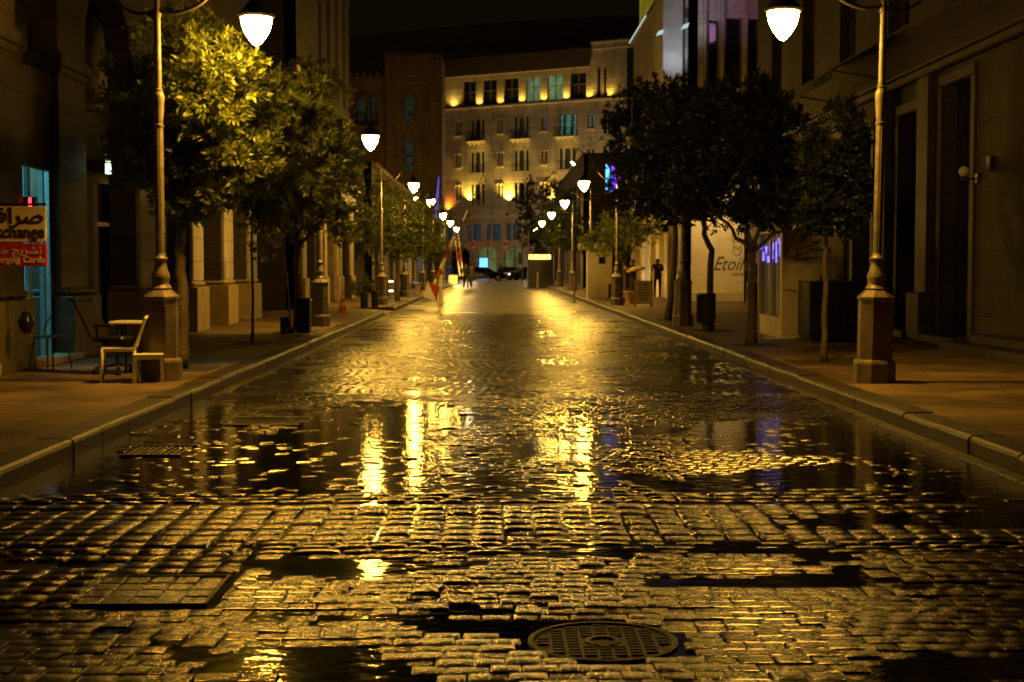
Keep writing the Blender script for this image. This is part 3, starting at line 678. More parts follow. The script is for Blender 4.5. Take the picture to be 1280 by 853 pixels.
g.wall(22.9, 38.7, KH, 6.6, .2, ops2); g.wall(14, 19.3, KH, 6.6, .2, []); g.face([(19.3,3.25,0),(22.9,3.25,0),(22.9,6.6,0),(19.3,6.6,0)]); g.face([(14,17,-.0),(38.7,17,0),(38.7,17,.5),(14,17,.5)]); g.build('rear_wall', M['stone_left'], bA)
g = MB(); g.face([(-6.95,38.7,KH),(-20,38.7,KH),(-20,38.7,17),(-6.95,38.7,17)]); g.face([(-6.95,14,KH),(-20,14,KH),(-20,14,17),(-6.95,14,17)]); g.face([(-6.5,14,17),(-20,14,17),(-20,38.7,17),(-6.5,38.7,17)]); g.build('side_wall', M['stone_left'], bA)
for i, (a, b) in enumerate(piersA[1:]):
    g = MB(TL(-6.5))
    g.box(a-.05, b+.05, KH, KH+.95, -.5, .20, .01); 
    # sloped shoulder
    g.prism([(0.0,KH+1.15),(.0,KH+.95),(.20,KH+.95)], 'x', a-.05, b+.05) if False else None
    g.v += []
    g.box(a-.02, b+.02, KH+.95, KH+1.08, -.48, .13, .05)
    g.build('pier_base', M['trim'] if i >= 2 else M['trim_unlit'], bA)  # nearest bases take the shaded trim colour, farther ones the lighter
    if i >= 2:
        g = MB(TL(-6.5)); g.box(a+.05, b-.05, KH+1.081, 4.41, .003, .10, .02); g.build('pilaster', M['stone_pale'], bA)  # facing added in pale stone to stand in for the second lamp's light
    g = MB(TL(-6.5)); g.box(a-.06, b+.06, 4.55, 4.75, -.5, .08, .02); g.box(a-.03, b+.03, 4.42, 4.55, -.48, .04, .02); g.build('pier_capital', M['trim_unlit'], bA)
for (a, b), (c, d) in list(zip(piersA, piersA[1:]))[1:]:
    g = MB(TL(-6.75)); g.box(b+.002, c-.002, 3.35, 4.15, -.5, .0, .02); g.box(b+.002, c-.002, 4.15, 4.25, -.5, .05, .01); g.build('mezzanine_beam', M['trim_unlit'], bA)
for x0, x1 in dA:
    f = MB(TL(-7.35))
    for u in (x0, x1-.07, (x0+x1)/2-.03): f.box(u, u+.06, KH+.02, 3.08, -.1, -.02)
    f.box(x0+.07, x1-.07, 2.3, 2.38, -.1, -.02); fo = f.build('shop_door', M['dark_metal'], bA)
    p = MB(TL(-7.35)); p.box(x0, x1, KH+.02, 3.08, -.14, -.12); p.build('pane', M['glass'], fo)
for i in range(6):
    for lv in (8.6, 12.4):
        uu = 16.5 + i*3.9; f = MB(TL(-6.5)); f.box(uu-.1, uu+1.4, lv-.12, lv, 0.003, .12); f.box(uu, uu+.08, lv, lv+2.2, .003, .05); f.box(uu+1.22, uu+1.3, lv, lv+2.2, .003, .05); f.box(uu, uu+1.3, lv+2.2, lv+2.3, .003, .06)
        fo = f.build('window', M['trim'], bA); p = MB(TL(-6.5)); p.box(uu+.08, uu+1.22, lv, lv+2.2, .004, .02); p.build('pane', M['glass'], fo)
g = MB(TL(-6.6)); g.wall(19.61, 21.49, KH, 4.4, .1, [(20.12,21.45,KH,PZ(213,21.0))]); g.build('shop_front_wall', M['stone_left'], bA)
g = MB(TL(-6.5)); g.box(14, 38.7, 7.2, 7.4, .003, .2, .03); g.box(14,38.7,16.6,17.0,.003,.45,.05); g.build('cornice', M['trim_unlit'], bA)
# exchange shop interior
M['shop_wall'] = mat('shop_interior_wall', (.45,.52,.5), .6, var=.1)
g = MB(); x0, x1, ya, yb = -10.2, -6.72, 19.32, 22.88
g.face([(x0,ya,KH+.02),(x1,ya,KH+.02),(x1,yb,KH+.02),(x0,yb,KH+.02)]); g.face([(x0,ya,3.2),(x1,ya,3.2),(x1,yb,3.2),(x0,yb,3.2)])
g.face([(x0,ya,KH),(x0,yb,KH),(x0,yb,3.2),(x0,ya,3.2)]); g.face([(x0,ya,KH),(x1,ya,KH),(x1,ya,3.2),(x0,ya,3.2)]); g.face([(x0,yb,KH),(x1,yb,KH),(x1,yb,3.2),(x0,yb,3.2)])
g.build('shop_room', M['shop_wall'], bA, fix=False)
g = MB(TL(-6.6)); 
zD = PZ(213,21.0)
for u in (20.12, 20.45, 21.10, 21.38): g.box(u, u+.07, KH+.02, zD-.01, -.1, -.03)
so = g.build('shop_front', mat('painted_door_frame', (.25,.4,.42), .4), bA)
g = MB(); g.box(-8.6, -7.2, 20.9, 21.0, 3.08, 3.16); g.build('ceiling_tube', emis('cyan_fluorescent_tube', (.25,.8,.9), 60), bA)
g = MB(); g.box(-8.9,-8.3,22.2,22.7,KH+.02,1.15,.02); g.box(-8.95,-8.25,22.15,22.75,1.15,1.2,.01); g.build('counter', M['white_plastic'], bA)
# step below the shop
g = MB(); g.box(-6.58, -6.2, 19.9, 21.6, KH+.003, KH+.10, .01); g.build('door_step', M['trim'], bA)
g = MB(); g.box(-7.3, -6.28, 16.5, 18.2, KH+.003, KH+.16, .01); g.build('door_step', M['trim'], bA)

# red LED display, signs
t = thing('led_display', (PX(43,20.2),20.2,PZ(262,20.2)), 'small black display with red digits over the exchange doorway', 'display')
g = MB(); x = PX(42,20.2); z = PZ(254,20.2); g.box(x-.12, x+.09, 20.15, 20.25, z-.075, z+.075, .01); g.bar((x,20.2,z+.07),(x,20.2,z+.6),.012); g.build('case', M['black'], t)
def text(body, loc, size, m, name, parent, align='LEFT', rot=(R(90),0,0), ext=.004, off=0, shear=0, xs=1):
    c = bpy.data.curves.new('t','FONT'); c.body = body; c.size = size; c.extrude = ext; c.offset = off; c.align_x = align; c.shear = shear; c.resolution_u = 2
    o = bpy.data.objects.new('t', c); COL.objects.link(o); dg = bpy.context.evaluated_depsgraph_get(); dg.update()
    me = bpy.data.meshes.new_from_object(o.evaluated_get(dg)); bpy.data.objects.remove(o)
    from mathutils import Euler
    mt = Matrix.Translation(Vector(loc) - parent_loc(parent)) @ Euler(rot).to_matrix().to_4x4() @ Matrix.Diagonal((xs,1,1,1))
    me.transform(mt); me.materials.clear(); me.materials.append(m); me.name = name
    r = bpy.data.objects.new(name, me); COL.objects.link(r); r.parent = parent; return r
text('B', (x-.005,20.148,z-.06), .09, M['led_red'], 'digit', t, off=.002); text('8', (x-.005,20.148,z+.005), .09, M['led_red'], 'digit', t, off=.002); 
# hanging exchange sign
Ys = 18.3; xr = PX(61,Ys); za, zb = PZ(259,Ys), PZ(303,Ys); zc, zd = PZ(305,Ys), PZ(333,Ys)
t = thing('shop_sign', (xr-.6,Ys,zd), 'cream over red projecting exchange sign with Arabic and English writing at the left edge', 'sign')
g = MB(); g.box(xr-1.06, xr, Ys, Ys+.06, zb, za, .006); g.build('board', M['sign_cream'], t)
g = MB(); g.box(xr-1.06, xr, Ys, Ys+.06, zd, zc, .006); g.build('board', M['sign_red'], t)
g = MB(); g.bar((xr-1.2,Ys+.03,za+.03),(xr+.0,Ys+.03,za+.03),.03); g.bar((xr-.9,Ys+.03,za+.16),(xr-.9,Ys+.03,za),.02); g.bar((xr-1.25,Ys+.03,za+.6),(xr-1.25,Ys+.03,zd),.03); g.build('bracket', M['dark_metal'], t)
h = za-zb
ar1 = '\ufe94\ufed3\ufe8d\ufeae\ufebb'; ar2 = '\ufec1\ufeee\ufec4\ufea7 \ufe9e\ufef3\ufeae\ufeb8\ufe97'
text('\ufe94\ufed3\ufe8d\ufeae\ufebb', (xr-.02,Ys-.003,zb+h*.54), .27, M['ink'], 'lettering', t, 'RIGHT', off=.005, xs=1.12)
text('Exchange', (xr-.015,Ys-.003,zb+h*.13), .225, M['ink'], 'lettering', t, 'RIGHT', off=.004, xs=.86)
h2 = zc-zd
text('\ufec1\ufeee\ufec4\ufea7 \ufe9e\ufef3\ufeae\ufeb8\ufe97', (xr-.05,Ys-.003,zd+h2*.55), .14, M['ink_white'], 'lettering', t, 'RIGHT', off=.002, xs=1.1)
text('Recharging Cards', (xr-.02,Ys-.003,zd+h2*.16), .115, M['ink_white'], 'lettering', t, 'RIGHT', off=.003)
# small lit multi-coloured sign in the dark at the left
t = thing('pharmacy_sign', (PX(140,23.5),23.5,PZ(222,23.5)), 'tiny lit white and green projecting sign high on the dark left wall', 'sign')
x = PX(140,23.5); g = MB(); g.box(x-.045,x+.045,23.45,23.5,PZ(219,23.5),PZ(206,23.5),.005); g.build('panel', emis('lit_sign_green', (.5,.9,.6), 2.2, .6, 20), t)
g = MB(); g.box(x-.035,x+.05,23.45,23.5,PZ(220,23.5),PZ(194,23.5)-.25,.005) if False else g.box(x-.035,x+.035,23.45,23.5,PZ(204.5,23.5),PZ(195,23.5),.005); g.build('panel', emis('lit_sign_white', (.8,.85,.6), 2.0, .6, 20), t)
g = MB(); g.bar((x-.9,23.47,PZ(207,23.5)),(x,23.47,PZ(207,23.5)),.02); g.build('bracket', M['dark_metal'], t)

# ------------------------------------------------------------------ left building B beyond the side street
bB = thing('corner_building', (-8,55,KH), 'tall stone building on the left beyond the side street, narrow dark slot windows high up', 'building')
slots = []
pxs = [(401,404),(411,415),(421,425),(430,434),(436.5,439)]
def YL(px): return -6.3*F/(px-VX)
g = MB(TL(-6.3)); ops = []
for a, b in pxs:
    ops.append((YL(a), YL(b), 8.2, 15.5))
ops += [(47.2,50.4,KH,3.6),(53.0,56.0,KH,3.6),(58.2,61.0,KH,3.6)]
g.wall(46, 63, KH, 22, .4, ops); g.build('wall', M['stone_left_grey'], bB)
g = MB(); g.face([(-6.3,46,KH),(-22,46,KH),(-22,46,22),(-6.3,46,22)]); g.face([(-6.3,63,KH),(-22,63,KH),(-22,63,22),(-6.3,63,22)]); g.face([(-6.3,46,22),(-22,46,22),(-22,63,22),(-6.3,63,22)]); g.build('side_wall', M['stone_left'], bB)
for a, b in pxs:
    u0, u1 = YL(a), YL(b); f = MB(TL(-6.3)); f.box(u0, u0+.08, 8.2, 15.5, -.35, -.15); f.box(u0+.08, u1, 11.2, 11.4, -.35, -.15); fo = f.build('window', M['frame'], bB)
    p = MB(TL(-6.3)); p.box(u0+.001, u1-.001, 8.2, 15.5, -.4, -.36); p.build('pane', M['glass'], fo)
for (a, b) in ((47.2,50.4),(53,56),(58.2,61)):
    f = MB(TL(-6.3)); f.box(a,a+.1,KH,3.6,-.35,-.2); f.box(b-.1,b,KH,3.6,-.35,-.2); f.box(a+.1,b-.1,2.6,2.7,-.35,-.2); fo = f.build('shop_window', M['dark_metal'], bB)
    p = MB(TL(-6.3)); p.box(a,b,KH,3.6,-.4,-.36); p.build('pane', M['glass'], fo)
for (a, b) in ((46.05,47.15),(50.5,51.5),(52,52.95),(56.1,57),(57.3,58.1),(61.1,62.9)):
    g = MB(TL(-6.3)); g.box(a,b,KH,KH+1.0,.003,.22,.02); g.box(a+.04,b-.04,KH+1.0,3.9,.003,.14,.01); g.box(a,b,3.9,4.1,.003,.2,.02); g.build('pilaster', M['trim'], bB)
g = MB(TL(-6.3)); g.box(46,63,4.1,4.5,.003,.25,.03); g.box(46,63,21.6,22,.003,.5,.03); g.build('cornice', M['trim'], bB)
# building C low, farther left
bC = thing('shop_row_building', (-8,100,KH), 'low two storey shop row far along the left pavement with bluish lit windows', 'building')
g = MB(TL(-6.4)); opC = [(77,79.5,KH+.3,3.0),(81,84.5,KH+.3,3.0),(88,91,KH+.3,3.0),(95,98,KH+.3,3.0),(103,106,KH+.3,3.0),(112,116,KH+.3,3.0),(122,127,KH+.3,3.0)]
g.wall(75, 138, KH, 7, .4, opC); g.face([(75,KH,0),(75,7,0),(75,7,-14),(75,KH,-14)]); g.face([(138,KH,0),(138,7,0),(138,7,-14),(138,KH,-14)]); g.face([(75,7,0),(138,7,0),(138,7,-14),(75,7,-14)]); g.build('wall', M['stone_left_grey'], bC)
mC = [M['curtain_dim'],emis('lit_shop_pane', (.25,.42,.38), .8,.7,1.5),M['curtain_dim'],M['glass'],M['screen_white'],M['glass'],M['screen_white']]
for o, mm in zip(opC, mC):
    f = MB(TL(-6.4)); f.box(o[0],o[0]+.1,o[2],o[3],-.3,-.1); f.box(o[1]-.1,o[1],o[2],o[3],-.3,-.1); fo = f.build('shop_window', M['dark_metal'], bC)
    p = MB(TL(-6.4)); p.box(o[0],o[1],o[2],o[3],-.4,-.35); p.build('pane', mm, fo)
g = MB(TL(-6.4)); g.box(75,138,3.4,3.65,.003,.3,.03); g.box(75,138,6.8,7,.003,.3,.02); g.build('cornice', M['trim'], bC)

# ------------------------------------------------------------------ right buildings
bR = thing('stone_facade_building', (9,28,KH), 'long dark stone building on the right with tall narrow doorways', 'building')
XF = 8.3
opR = [(24.7,26.3,KH+.15,4.85),(27.8,29.1,KH+.15,4.6),(31.2,32.7,KH+.15,4.6),(35.0,36.6,KH+.15,4.6),(39.0,40.5,KH+.15,4.6)]
upR = [(16+4.2*k, 17.5+4.2*k, 6.4, 9.6) for k in range(7)]
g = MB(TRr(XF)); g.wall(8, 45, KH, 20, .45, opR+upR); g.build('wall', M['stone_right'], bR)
g = MB(); g.face([(XF,45,KH),(24,45,KH),(24,45,20),(XF,45,20)]); g.face([(XF,8,KH),(24,8,KH),(24,8,20),(XF,8,20)]); g.build('side_wall', M['stone_right'], bR)
for o in opR:
    f = MB(TRr(XF)); f.box(o[0],o[0]+.09,o[2],o[3],-.4,-.25); f.box(o[1]-.09,o[1],o[2],o[3],-.4,-.25); f.box(o[0]+.09,o[1]-.09,3.1,3.2,-.4,-.25); f.box((o[0]+o[1])/2-.04,(o[0]+o[1])/2+.04,o[2],3.1,-.4,-.27); fo = f.build('doorway', M['dark_metal'], bR)
    p = MB(TRr(XF)); p.box(o[0],o[1],o[2],o[3],-.45,-.41); p.build('pane', M['glass'], fo)
    g = MB(TRr(XF)); g.box(o[0]-.2,o[1]+.2,KH,KH+.14,.003,.35,.01); g.build('door_step', M['trim_unlit'], bR)
    g = MB(TRr(XF)); g.box(o[0]-.22,o[0]-.02,KH,o[3],.003,.05,.01); g.box(o[1]+.02,o[1]+.22,KH,o[3],.003,.05,.01); g.box(o[0]-.22,o[1]+.22,o[3]+.01,o[3]+.2,.003,.06,.01); g.build('door_surround', M['trim_unlit'], bR)
for o in upR:
    f = MB(TRr(XF)); f.box(o[0],o[0]+.07,o[2],o[3],-.35,-.25); f.box(o[1]-.07,o[1],o[2],o[3],-.35,-.25); f.box(o[0]+.07,o[1]-.07,8.4,8.47,-.35,-.25); fo = f.build('window', M['frame'], bR)
    p = MB(TRr(XF)); p.box(o[0],o[1],o[2],o[3],-.42,-.38); p.build('pane', M['glass'], fo)
g = MB(TRr(XF)); g.box(8,45,5.15,5.3,.003,.2,.03); g.box(8,45,5.3,5.36,.003,.26,.01); g.box(8,45,10.5,10.7,.003,.2,.03); g.build('cornice', M['trim_unlit'], bR)
for a, b in ((26.7,27.5),(29.6,30.5),(33.3,34.3),(37.3,38.3),(43.6,45.0)):
    g = MB(TRr(XF)); g.box(a,b,KH,KH+.9,.003,.3,.02); g.box(a+.05,b-.05,KH+.9,5.14,.003,.16,.01); g.build('pilaster', M['trim_unlit'], bR)
g = MB(TRr(XF)); g.box(12,24.0,KH,KH+.14,.003,.75,.01); g.box(12,23.4,KH+.14,KH+.28,.003,.42,.01); g.build('front_steps', M['kerb'], bR)
t = thing('awning', (7.8,31.6,5.9), 'dark sloping canvas awning high on the right building, behind the near lamp', 'awning')
g = MB(TRr(XF)); g.prism([(5.75,1.35),(5.6,1.35),(6.2,.003),(6.35,.003)], 'x', 29.6, 34.0) if False else None
for a in range(8):
    u0 = 29.6 + a*.55; 
    i = [g.pt(p) for p in ((u0,5.62,1.3),(u0+.54,5.62,1.3),(u0+.54,6.35,.01),(u0,6.35,.01),(u0,5.59,1.3),(u0+.54,5.59,1.3),(u0+.54,6.32,.01),(u0,6.32,.01))]
    for q in ((0,1,2,3),(7,6,5,4),(0,1,5,4),(2,3,7,6),(1,2,6,5),(3,0,4,7)): g.idx([i[k] for k in q])
    g.box(u0,u0+.54,5.42,5.62,1.29,1.305)
g.build('canvas', M['cloth_grey'], t)
g = MB(TRr(XF)); g.bar((29.65,5.6,1.28),(29.65,5.4,.0),.03); g.bar((33.9,5.6,1.28),(33.9,5.4,.0),.03); g.build('bracket', M['dark_metal'], t)
t = thing('wall_lamp', (8.1,24.0,PZ(214,24)), 'small unlit globe wall lamp beside the nearest right doorway', 'wall lamp')
g = MB(); z = PZ(214,24.2); g.lathe([(.01,-.09),(.07,-.06),(.095,0),(.07,.06),(.01,.09)], (8.05,24.35,z), 14); g.build('globe', M['white_paint'], t, smooth=True)
g = MB(); g.tube([(8.3,24.35,z-.12),(8.12,24.35,z-.13),(8.05,24.35,z-.09)], .015, 6); g.box(8.26,8.298,24.28,24.42,z-.2,z-.04); g.build('bracket', M['dark_metal'], t)
t = thing('meter_box', (8.25,23.7,PZ(205,23.7)), 'tiny dark wall box right of the globe lamp', 'wall box')
g = MB(); z = PZ(205,23.6); g.box(8.2,8.297,23.5,23.68,z-.12,z+.12,.01); g.build('box_body', M['black'], t); g = MB(); g.box(8.19,8.199,23.52,23.66,z-.10,z+.10); g.build('cover', M['dark_metal'], t)

# R2: purple lit building beyond the right side street
bP = thing('purple_lit_building', (9,70,KH), 'tall building on the right with purple lit upper walls and a rough cast turret', 'building')
g = MB(lambda p: Vector((p.x, 57 - p.z, p.y)))      # camera-facing end wall
def ZP(py): return PZ(py, 57)
def XP(px): return PX(px, 57)
opE = [(XP(884),XP(897),ZP(112),ZP(28)), (XP(905),XP(926),ZP(112),ZP(26)), (XP(933),XP(947),ZP(112),ZP(27))]
g.wall(XP(858), 17, KH, 19, .4, opE); g.build('end_wall', M['stone_pale'], bP)
for o in opE:
    f = MB(g.T); f.box(o[0],o[0]+.06,o[2],o[3],-.35,-.2); f.box(o[1]-.06,o[1],o[2],o[3],-.35,-.2); fo = f.build('window', M['frame'], bP)
    p = MB(g.T); p.box(o[0],o[1],o[2],o[3],-.4,-.36); p.build('pane', M['glass'], fo)
for px in (879,900.5,929.5,951):
    f = MB(g.T); f.box(XP(px)-.05,XP(px)+.05,ZP(140),19,.003,.22,.01); f.build('fin', M['stone_pale'], bP)
XE = XP(858)
g = MB(TRr(XE)); opP = [(58.6,60.2,KH,4.6),(61.6,63.4,KH,4.6),(64.8,66.8,KH,4.6),(68.4,70.6,KH,4.6),(72.4,75,KH,4.6)]
g.wall(57, 79, KH, 13.6, .4, opP); g.face([(57,13.6,0),(79,13.6,0),(79,13.6,-9),(57,13.6,-9)]); g.face([(79,KH,0),(79,13.6,0),(79,13.6,-9),(79,KH,-9)]); g.build('wall', M['stone_pale'], bP)
for i, o in enumerate(opP):
    f = MB(TRr(XE)); f.box(o[0],o[0]+.1,o[2],o[3],-.35,-.2); f.box(o[1]-.1,o[1],o[2],o[3],-.35,-.2); fo = f.build('shop_window', M['dark_metal'], bP)
    p = MB(TRr(XE)); p.box(o[0],o[1],o[2],o[3],-.4,-.36); p.build('pane', M['glass'], fo)
for a in (57.05,60.4,63.6,67.0,70.8,75.2):
    g = MB(TRr(XE)); g.box(a,a+1.1,KH,4.7,.003,.35,.03); g.build('pilaster', M['trim_hotel'], bP)
g = MB(); xa, xb = XP(824), XP(849); g.box(xa, xb, 56.2, 59, 5.4, 20, .04); g.prism([(xa+.35,4.4),(xb,4.4),(xb,5.4),(xa,5.4)], 'y', 56.25, 59); g.build('turret', M['plaster_rough'], bP)
g = MB(); g.box(XP(852), XP(856), 56.4, 57.4, 6, 20, .02); g.build('fin', M['stone_pale'], bP)
for px, py in ((851,40),(820,48)):
    g = MB(); X_ = XP(px); Z_ = ZP(py); i = [g.pt(p) for p in ((X_-.15,56.1,Z_-.13),(X_+.1,56.1,Z_-.06),(X_+.16,56.1,Z_+.12),(X_-.05,56.1,Z_+.05),(X_-.15,56.2,Z_-.13),(X_+.1,56.2,Z_-.06),(X_+.16,56.2,Z_+.12),(X_-.05,56.2,Z_+.05))]
    for q in ((0,1,2,3),(4,5,6,7),(0,1,5,4),(2,3,7,6),(1,2,6,5),(3,0,4,7)): g.idx([i[k] for k in q])
    g.build('light_fixture', M['white_neon'], bP)
# stepped upper terrace with strip lights to the left of the turret
g = MB(TRr(XE)); g.box(57,79,13.602,13.9,-.4,.25,.03); g.build('parapet', M['trim'], bP)
g = MB(); g.bar((XE-.3,78.5,13.75),(XE-.3,70,13.75),.05,.05); g.build('strip_light', M['white_neon'], bP)
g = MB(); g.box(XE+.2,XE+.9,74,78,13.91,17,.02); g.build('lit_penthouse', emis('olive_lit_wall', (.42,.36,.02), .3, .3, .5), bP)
# poster hoarding
t = thing('shop_hoarding', (XP(893),56.6,KH), 'pale cream hoarding with flowing script writing across the right side street corner', 'hoarding')
g = MB(); zt = ZP(262); g.box(XP(862), XP(928), 56.55, 56.63, .35+KH, zt, .01); g.build('panel', M['booth_paint'], t)
g = MB(); g.box(XP(862), XP(928), 56.5, 56.68, KH, .5, .01); g.build('footing', M['trim_hotel'], t)
text('Etoile Qui', (XP(888.5),56.545,ZP(338)), .78, M['ink_grey'], 'lettering', t, shear=.45, xs=.82)
text('HOME', (XP(914),56.545,ZP(345.5)), .2, M['ink_grey'], 'lettering', t)
g = MB()
for k in range(3):
    P = [(XP(918)+math.cos(a*.5)*(.05+.012*a)*(1 if k < 2 else -1), 56.54, ZP(312)+math.sin(a*.5)*(.06+.02*a)+k*.25) for a in range(14)]; g.tube(P, .012, 5)
g.build('flourish', M['ink_grey'], t)
# purple neon banner/screen on the far end, red awning, lit white column
t = thing('neon_screen', (PX(765,87.5),87.5,PZ(240,87.5)), 'glowing blue and purple screen behind the third right lamp', 'screen')
x0, x1 = PX(757,86), PX(776,86)
cols = [(0,.22,M['screen'],206,238),(.24,.36,M['curtain_cyan'],212,242),(.38,.8,M['purple_neon'],208,240),(.82,1.0,emis('magenta_neon',(.25,.05,.5),1.5),215,232)]
for a, b, mm, t0, t1 in cols:
    g = MB(); xa, xb = x0+(x1-x0)*a, x0+(x1-x0)*b
    g.prism([(xa,PZ(t1,86)),(xb,PZ(t1-2,86)),(xb,PZ(t0+5,86)),(xa,PZ(t0,86))], 'y', 86, 86.1); g.build('panel', mm, t)
g = MB(); g.box(x0-.05,x1+.9,86.11,86.3,PZ(244,86),PZ(204,86)); g.build('backing', M['black_metal'], t)
t = thing('entrance_canopy', (PX(792,72),72,KH), 'dark red canopy on a pale post right of the third right lamp', 'canopy')
g = MB(); xa, xb = PX(785,66), PX(809,66); g.box(xa,xb,65,66.4,PZ(295,66),PZ(281,66),.05); g.build('valance', mat('dark_red_canvas',(.22,.02,.015),.8), t)
g = MB(); g.box(PX(803,66)-.02,PX(809,66),65.3,65.6,KH,PZ(295,66),.01); g.build('post', M['white_paint'], t)

# D: low dark building farther on the right
bD = thing('low_dark_building', (7,120,KH), 'low dark building far along the right pavement behind the trees', 'building')
g = MB(TRr(5.9)); opD = [(97+5*k, 99.5+5*k, KH+.3, 3.2) for k in range(8)]+[(97+5*k, 98.8+5*k, 4.6, 7) for k in range(8)]
g.wall(94, 139, KH, 9.0, .3, opD); g.face([(94,KH,0),(94,9,0),(94,9,-14),(94,KH,-14)]); g.face([(94,9,0),(139,9,0),(139,9,-14),(94,9,-14)]); g.face([(139,KH,0),(139,9,0),(139,9,-14),(139,KH,-14)]); g.build('wall', M['stone_right'], bD)
for o in opD:
    p = MB(TRr(5.9)); p.box(o[0],o[0]+.1,o[2],o[3],-.2,-.1); p.box(o[1]-.1,o[1],o[2],o[3],-.2,-.1); fo = p.build('window', M['dark_metal'], bD); p = MB(TRr(5.9)); p.box(o[0],o[1],o[2],o[3],-.3,-.25); p.build('pane', M['glass'], fo)

# ------------------------------------------------------------------ hotel across the end of the street
Ax, Ay, Bx, By = -6.8, 189.0, 16.3, 175.0
WH = math.hypot(Bx-Ax, By-Ay); hu = Vector(((Bx-Ax)/WH, (By-Ay)/WH, 0)); hn = Vector((hu.y, -hu.x, 0))
def TH(p): return Vector((Ax,Ay,0)) + hu*p.x + Vector((0,0,p.y)) + hn*p.z
def hp(px, py):
    x = (px-VX)/F; tt = (Ay*x - Ax)/((Bx-Ax) - x*(By-Ay)); Yh = Ay + (By-Ay)*tt
    return tt*WH, CH + (HY-py)*Yh/F
def hv(u, py):
    Yh = Ay + (By-Ay)*u/WH; return CH + (HY-py)*Yh/F
hot = thing('hotel_building', (5,183,0), 'large limestone hotel closing the street, top floor washed by yellow uplights', 'building')
def row_v(py_left, py_right):   # heights from slanted photo rows: both ends give nearly the same height
    return (hp(553,py_left)[1] + hp(755,py_right)[1])/2
vTopSill = row_v(136.5,123.5); vTopHead = row_v(104,92); vRoof = row_v(81,65); vCorn = row_v(99,88)
topw = [(553,562),(579,595),(604,621),(630,648),(657,675),(684,703),(712,732)]
ops = []; tw = []
for a, b in topw:
    u0, u1 = hp(a,120)[0], hp(b,120)[0]; ops.append((u0,u1,vTopSill+.05,vTopHead-.1)); tw.append((u0,u1))
apx = [(573.5,4.2),(625.5,4.2),(680,4.6),(738,5),(789,5)]; aw = []
rows = [(row_v(173,157),row_v(160,143)+.25),(row_v(213,198),row_v(201,184)+.2),(row_v(252,243),row_v(236,225))]
mid = [(597.5,9.5),(652,10),(709,11),(764,11)]
ups = []
for (v0, v1) in rows:
    for px, w in apx:
        u = hp(px,160)[0]; ww = w/9.7
        if px > 784: continue
        for k in (-1,1): aw.append((u+(k*.98*ww/1.0*.62)-.33*1.0*ww*.9, u+(k*.98*ww*.62)+.33*ww*.9, v0, v1, .25*ww*2))
midw = []
for ri, (v0, v1) in enumerate(rows):
    for px, w in mid:
        u = hp(px,160)[0]; ww = w/9.7
        vb = v0-.9 if ri != 1 else v0-.9; vt = v1+.15
        for a, b in ((-1,-.62),(-.36,.36),(.62,1)): midw.append((u+a*ww, u+b*ww, vb, vt, 0.3 if (ri == 0 and a == -.36) else 0, ri, px))
# mezzanine row and ground arcade
low = []
for k in range(9):
    u = .8 + k*3.0; low.append((u+.1,u+.8,4.9,7.0)); low.append((u+1.05,u+2.2,4.9,7.0))
gr = [(.9+k*4.1+.45, .9+k*4.1+3.4, .4, 4.1, 1.1) for k in range(6)]
pav = [(hp(745.5,105)[0],hp(749.5,105)[0],vTopSill+.05,vTopHead+.4,.25),(hp(753,105)[0],hp(757,105)[0],vTopSill+.05,vTopHead+.4,.25)]
vFl = row_v(138,124)
allops = [tuple(o[:5]) for o in aw+midw] + [(a,b,vTopSill+.05,vTopHead-.1) for a,b in tw] + low + gr + pav
allops = [o for o in allops if o[1] < WH-.2 and o[0] > 0]
g = MB(TH)
# floor bands are separate walls so the openings' grids stay local
bands = [(0,4.5,gr),(4.5,8.0,low)]
vs = [8.0, (rows[2][1]+rows[1][0]-.9)/2, (rows[1][1]+rows[0][0]-.9)/2+.1, vFl]
bands += [(vs[0],vs[1],[o for o in allops if vs[0] < o[2] < vs[1]]),(vs[1],vs[2],[o for o in allops if vs[1] < o[2] < vs[2]]),(vs[2],vs[3],[o for o in allops if vs[2] < o[2] < vs[3]]),(vFl,vRoof,[o for o in allops if o[2] > vFl])]
for a, b, oo in bands: g.wall(-.5, WH, a, b, .5, [tuple(list(o)+[0])[:5] for o in oo])
for p in ([(-.5,0,0),(-.5,0,-18),(-.5,vRoof,-18),(-.5,vRoof,0)],[(WH,0,0),(WH,0,-18),(WH,vRoof,-18),(WH,vRoof,0)],[(-.5,vRoof,0),(WH,vRoof,0),(WH,vRoof,-18),(-.5,vRoof,-18)],[(-.5,0,-18),(WH,0,-18),(WH,vRoof,-18),(-.5,vRoof,-18)]): g.face(p)
g.build('wall', M['stone_hotel'], hot)
rh = random.Random(8)
def hwin(o, m, fr='frame', cross=True, arch=0):
    f = MB(TH); w = .07
    f.box(o[0],o[0]+w,o[2],o[3],-.3,-.16); f.box(o[1]-w,o[1],o[2],o[3],-.3,-.16); f.box(o[0]+w,o[1]-w,o[3]-w,o[3],-.3,-.16); f.box(o[0]+w,o[1]-w,o[2],o[2]+w,-.3,-.16)
    if cross:
        c = (o[0]+o[1])/2; f.box(c-.04,c+.04,o[2]+w,o[3]-w,-.3,-.17); f.box(o[0]+w,c-.041,o[2]+(o[3]-o[2])*.55,o[2]+(o[3]-o[2])*.55+.07,-.3,-.17); f.box(c+.041,o[1]-w,o[2]+(o[3]-o[2])*.55,o[2]+(o[3]-o[2])*.55+.07,-.3,-.17)
    fo = f.build('window', M[fr], hot); p = MB(TH); p.box(o[0],o[1],o[2],o[3],-.42,-.36); p.build('pane', m, fo)
for i, (a, b) in enumerate(tw): hwin((a,b,vTopSill+.05,vTopHead-.1), M['curtain_teal'] if i in (4,5) else M['glass'])
for o in pav: hwin(o, M['glass'], cross=False)
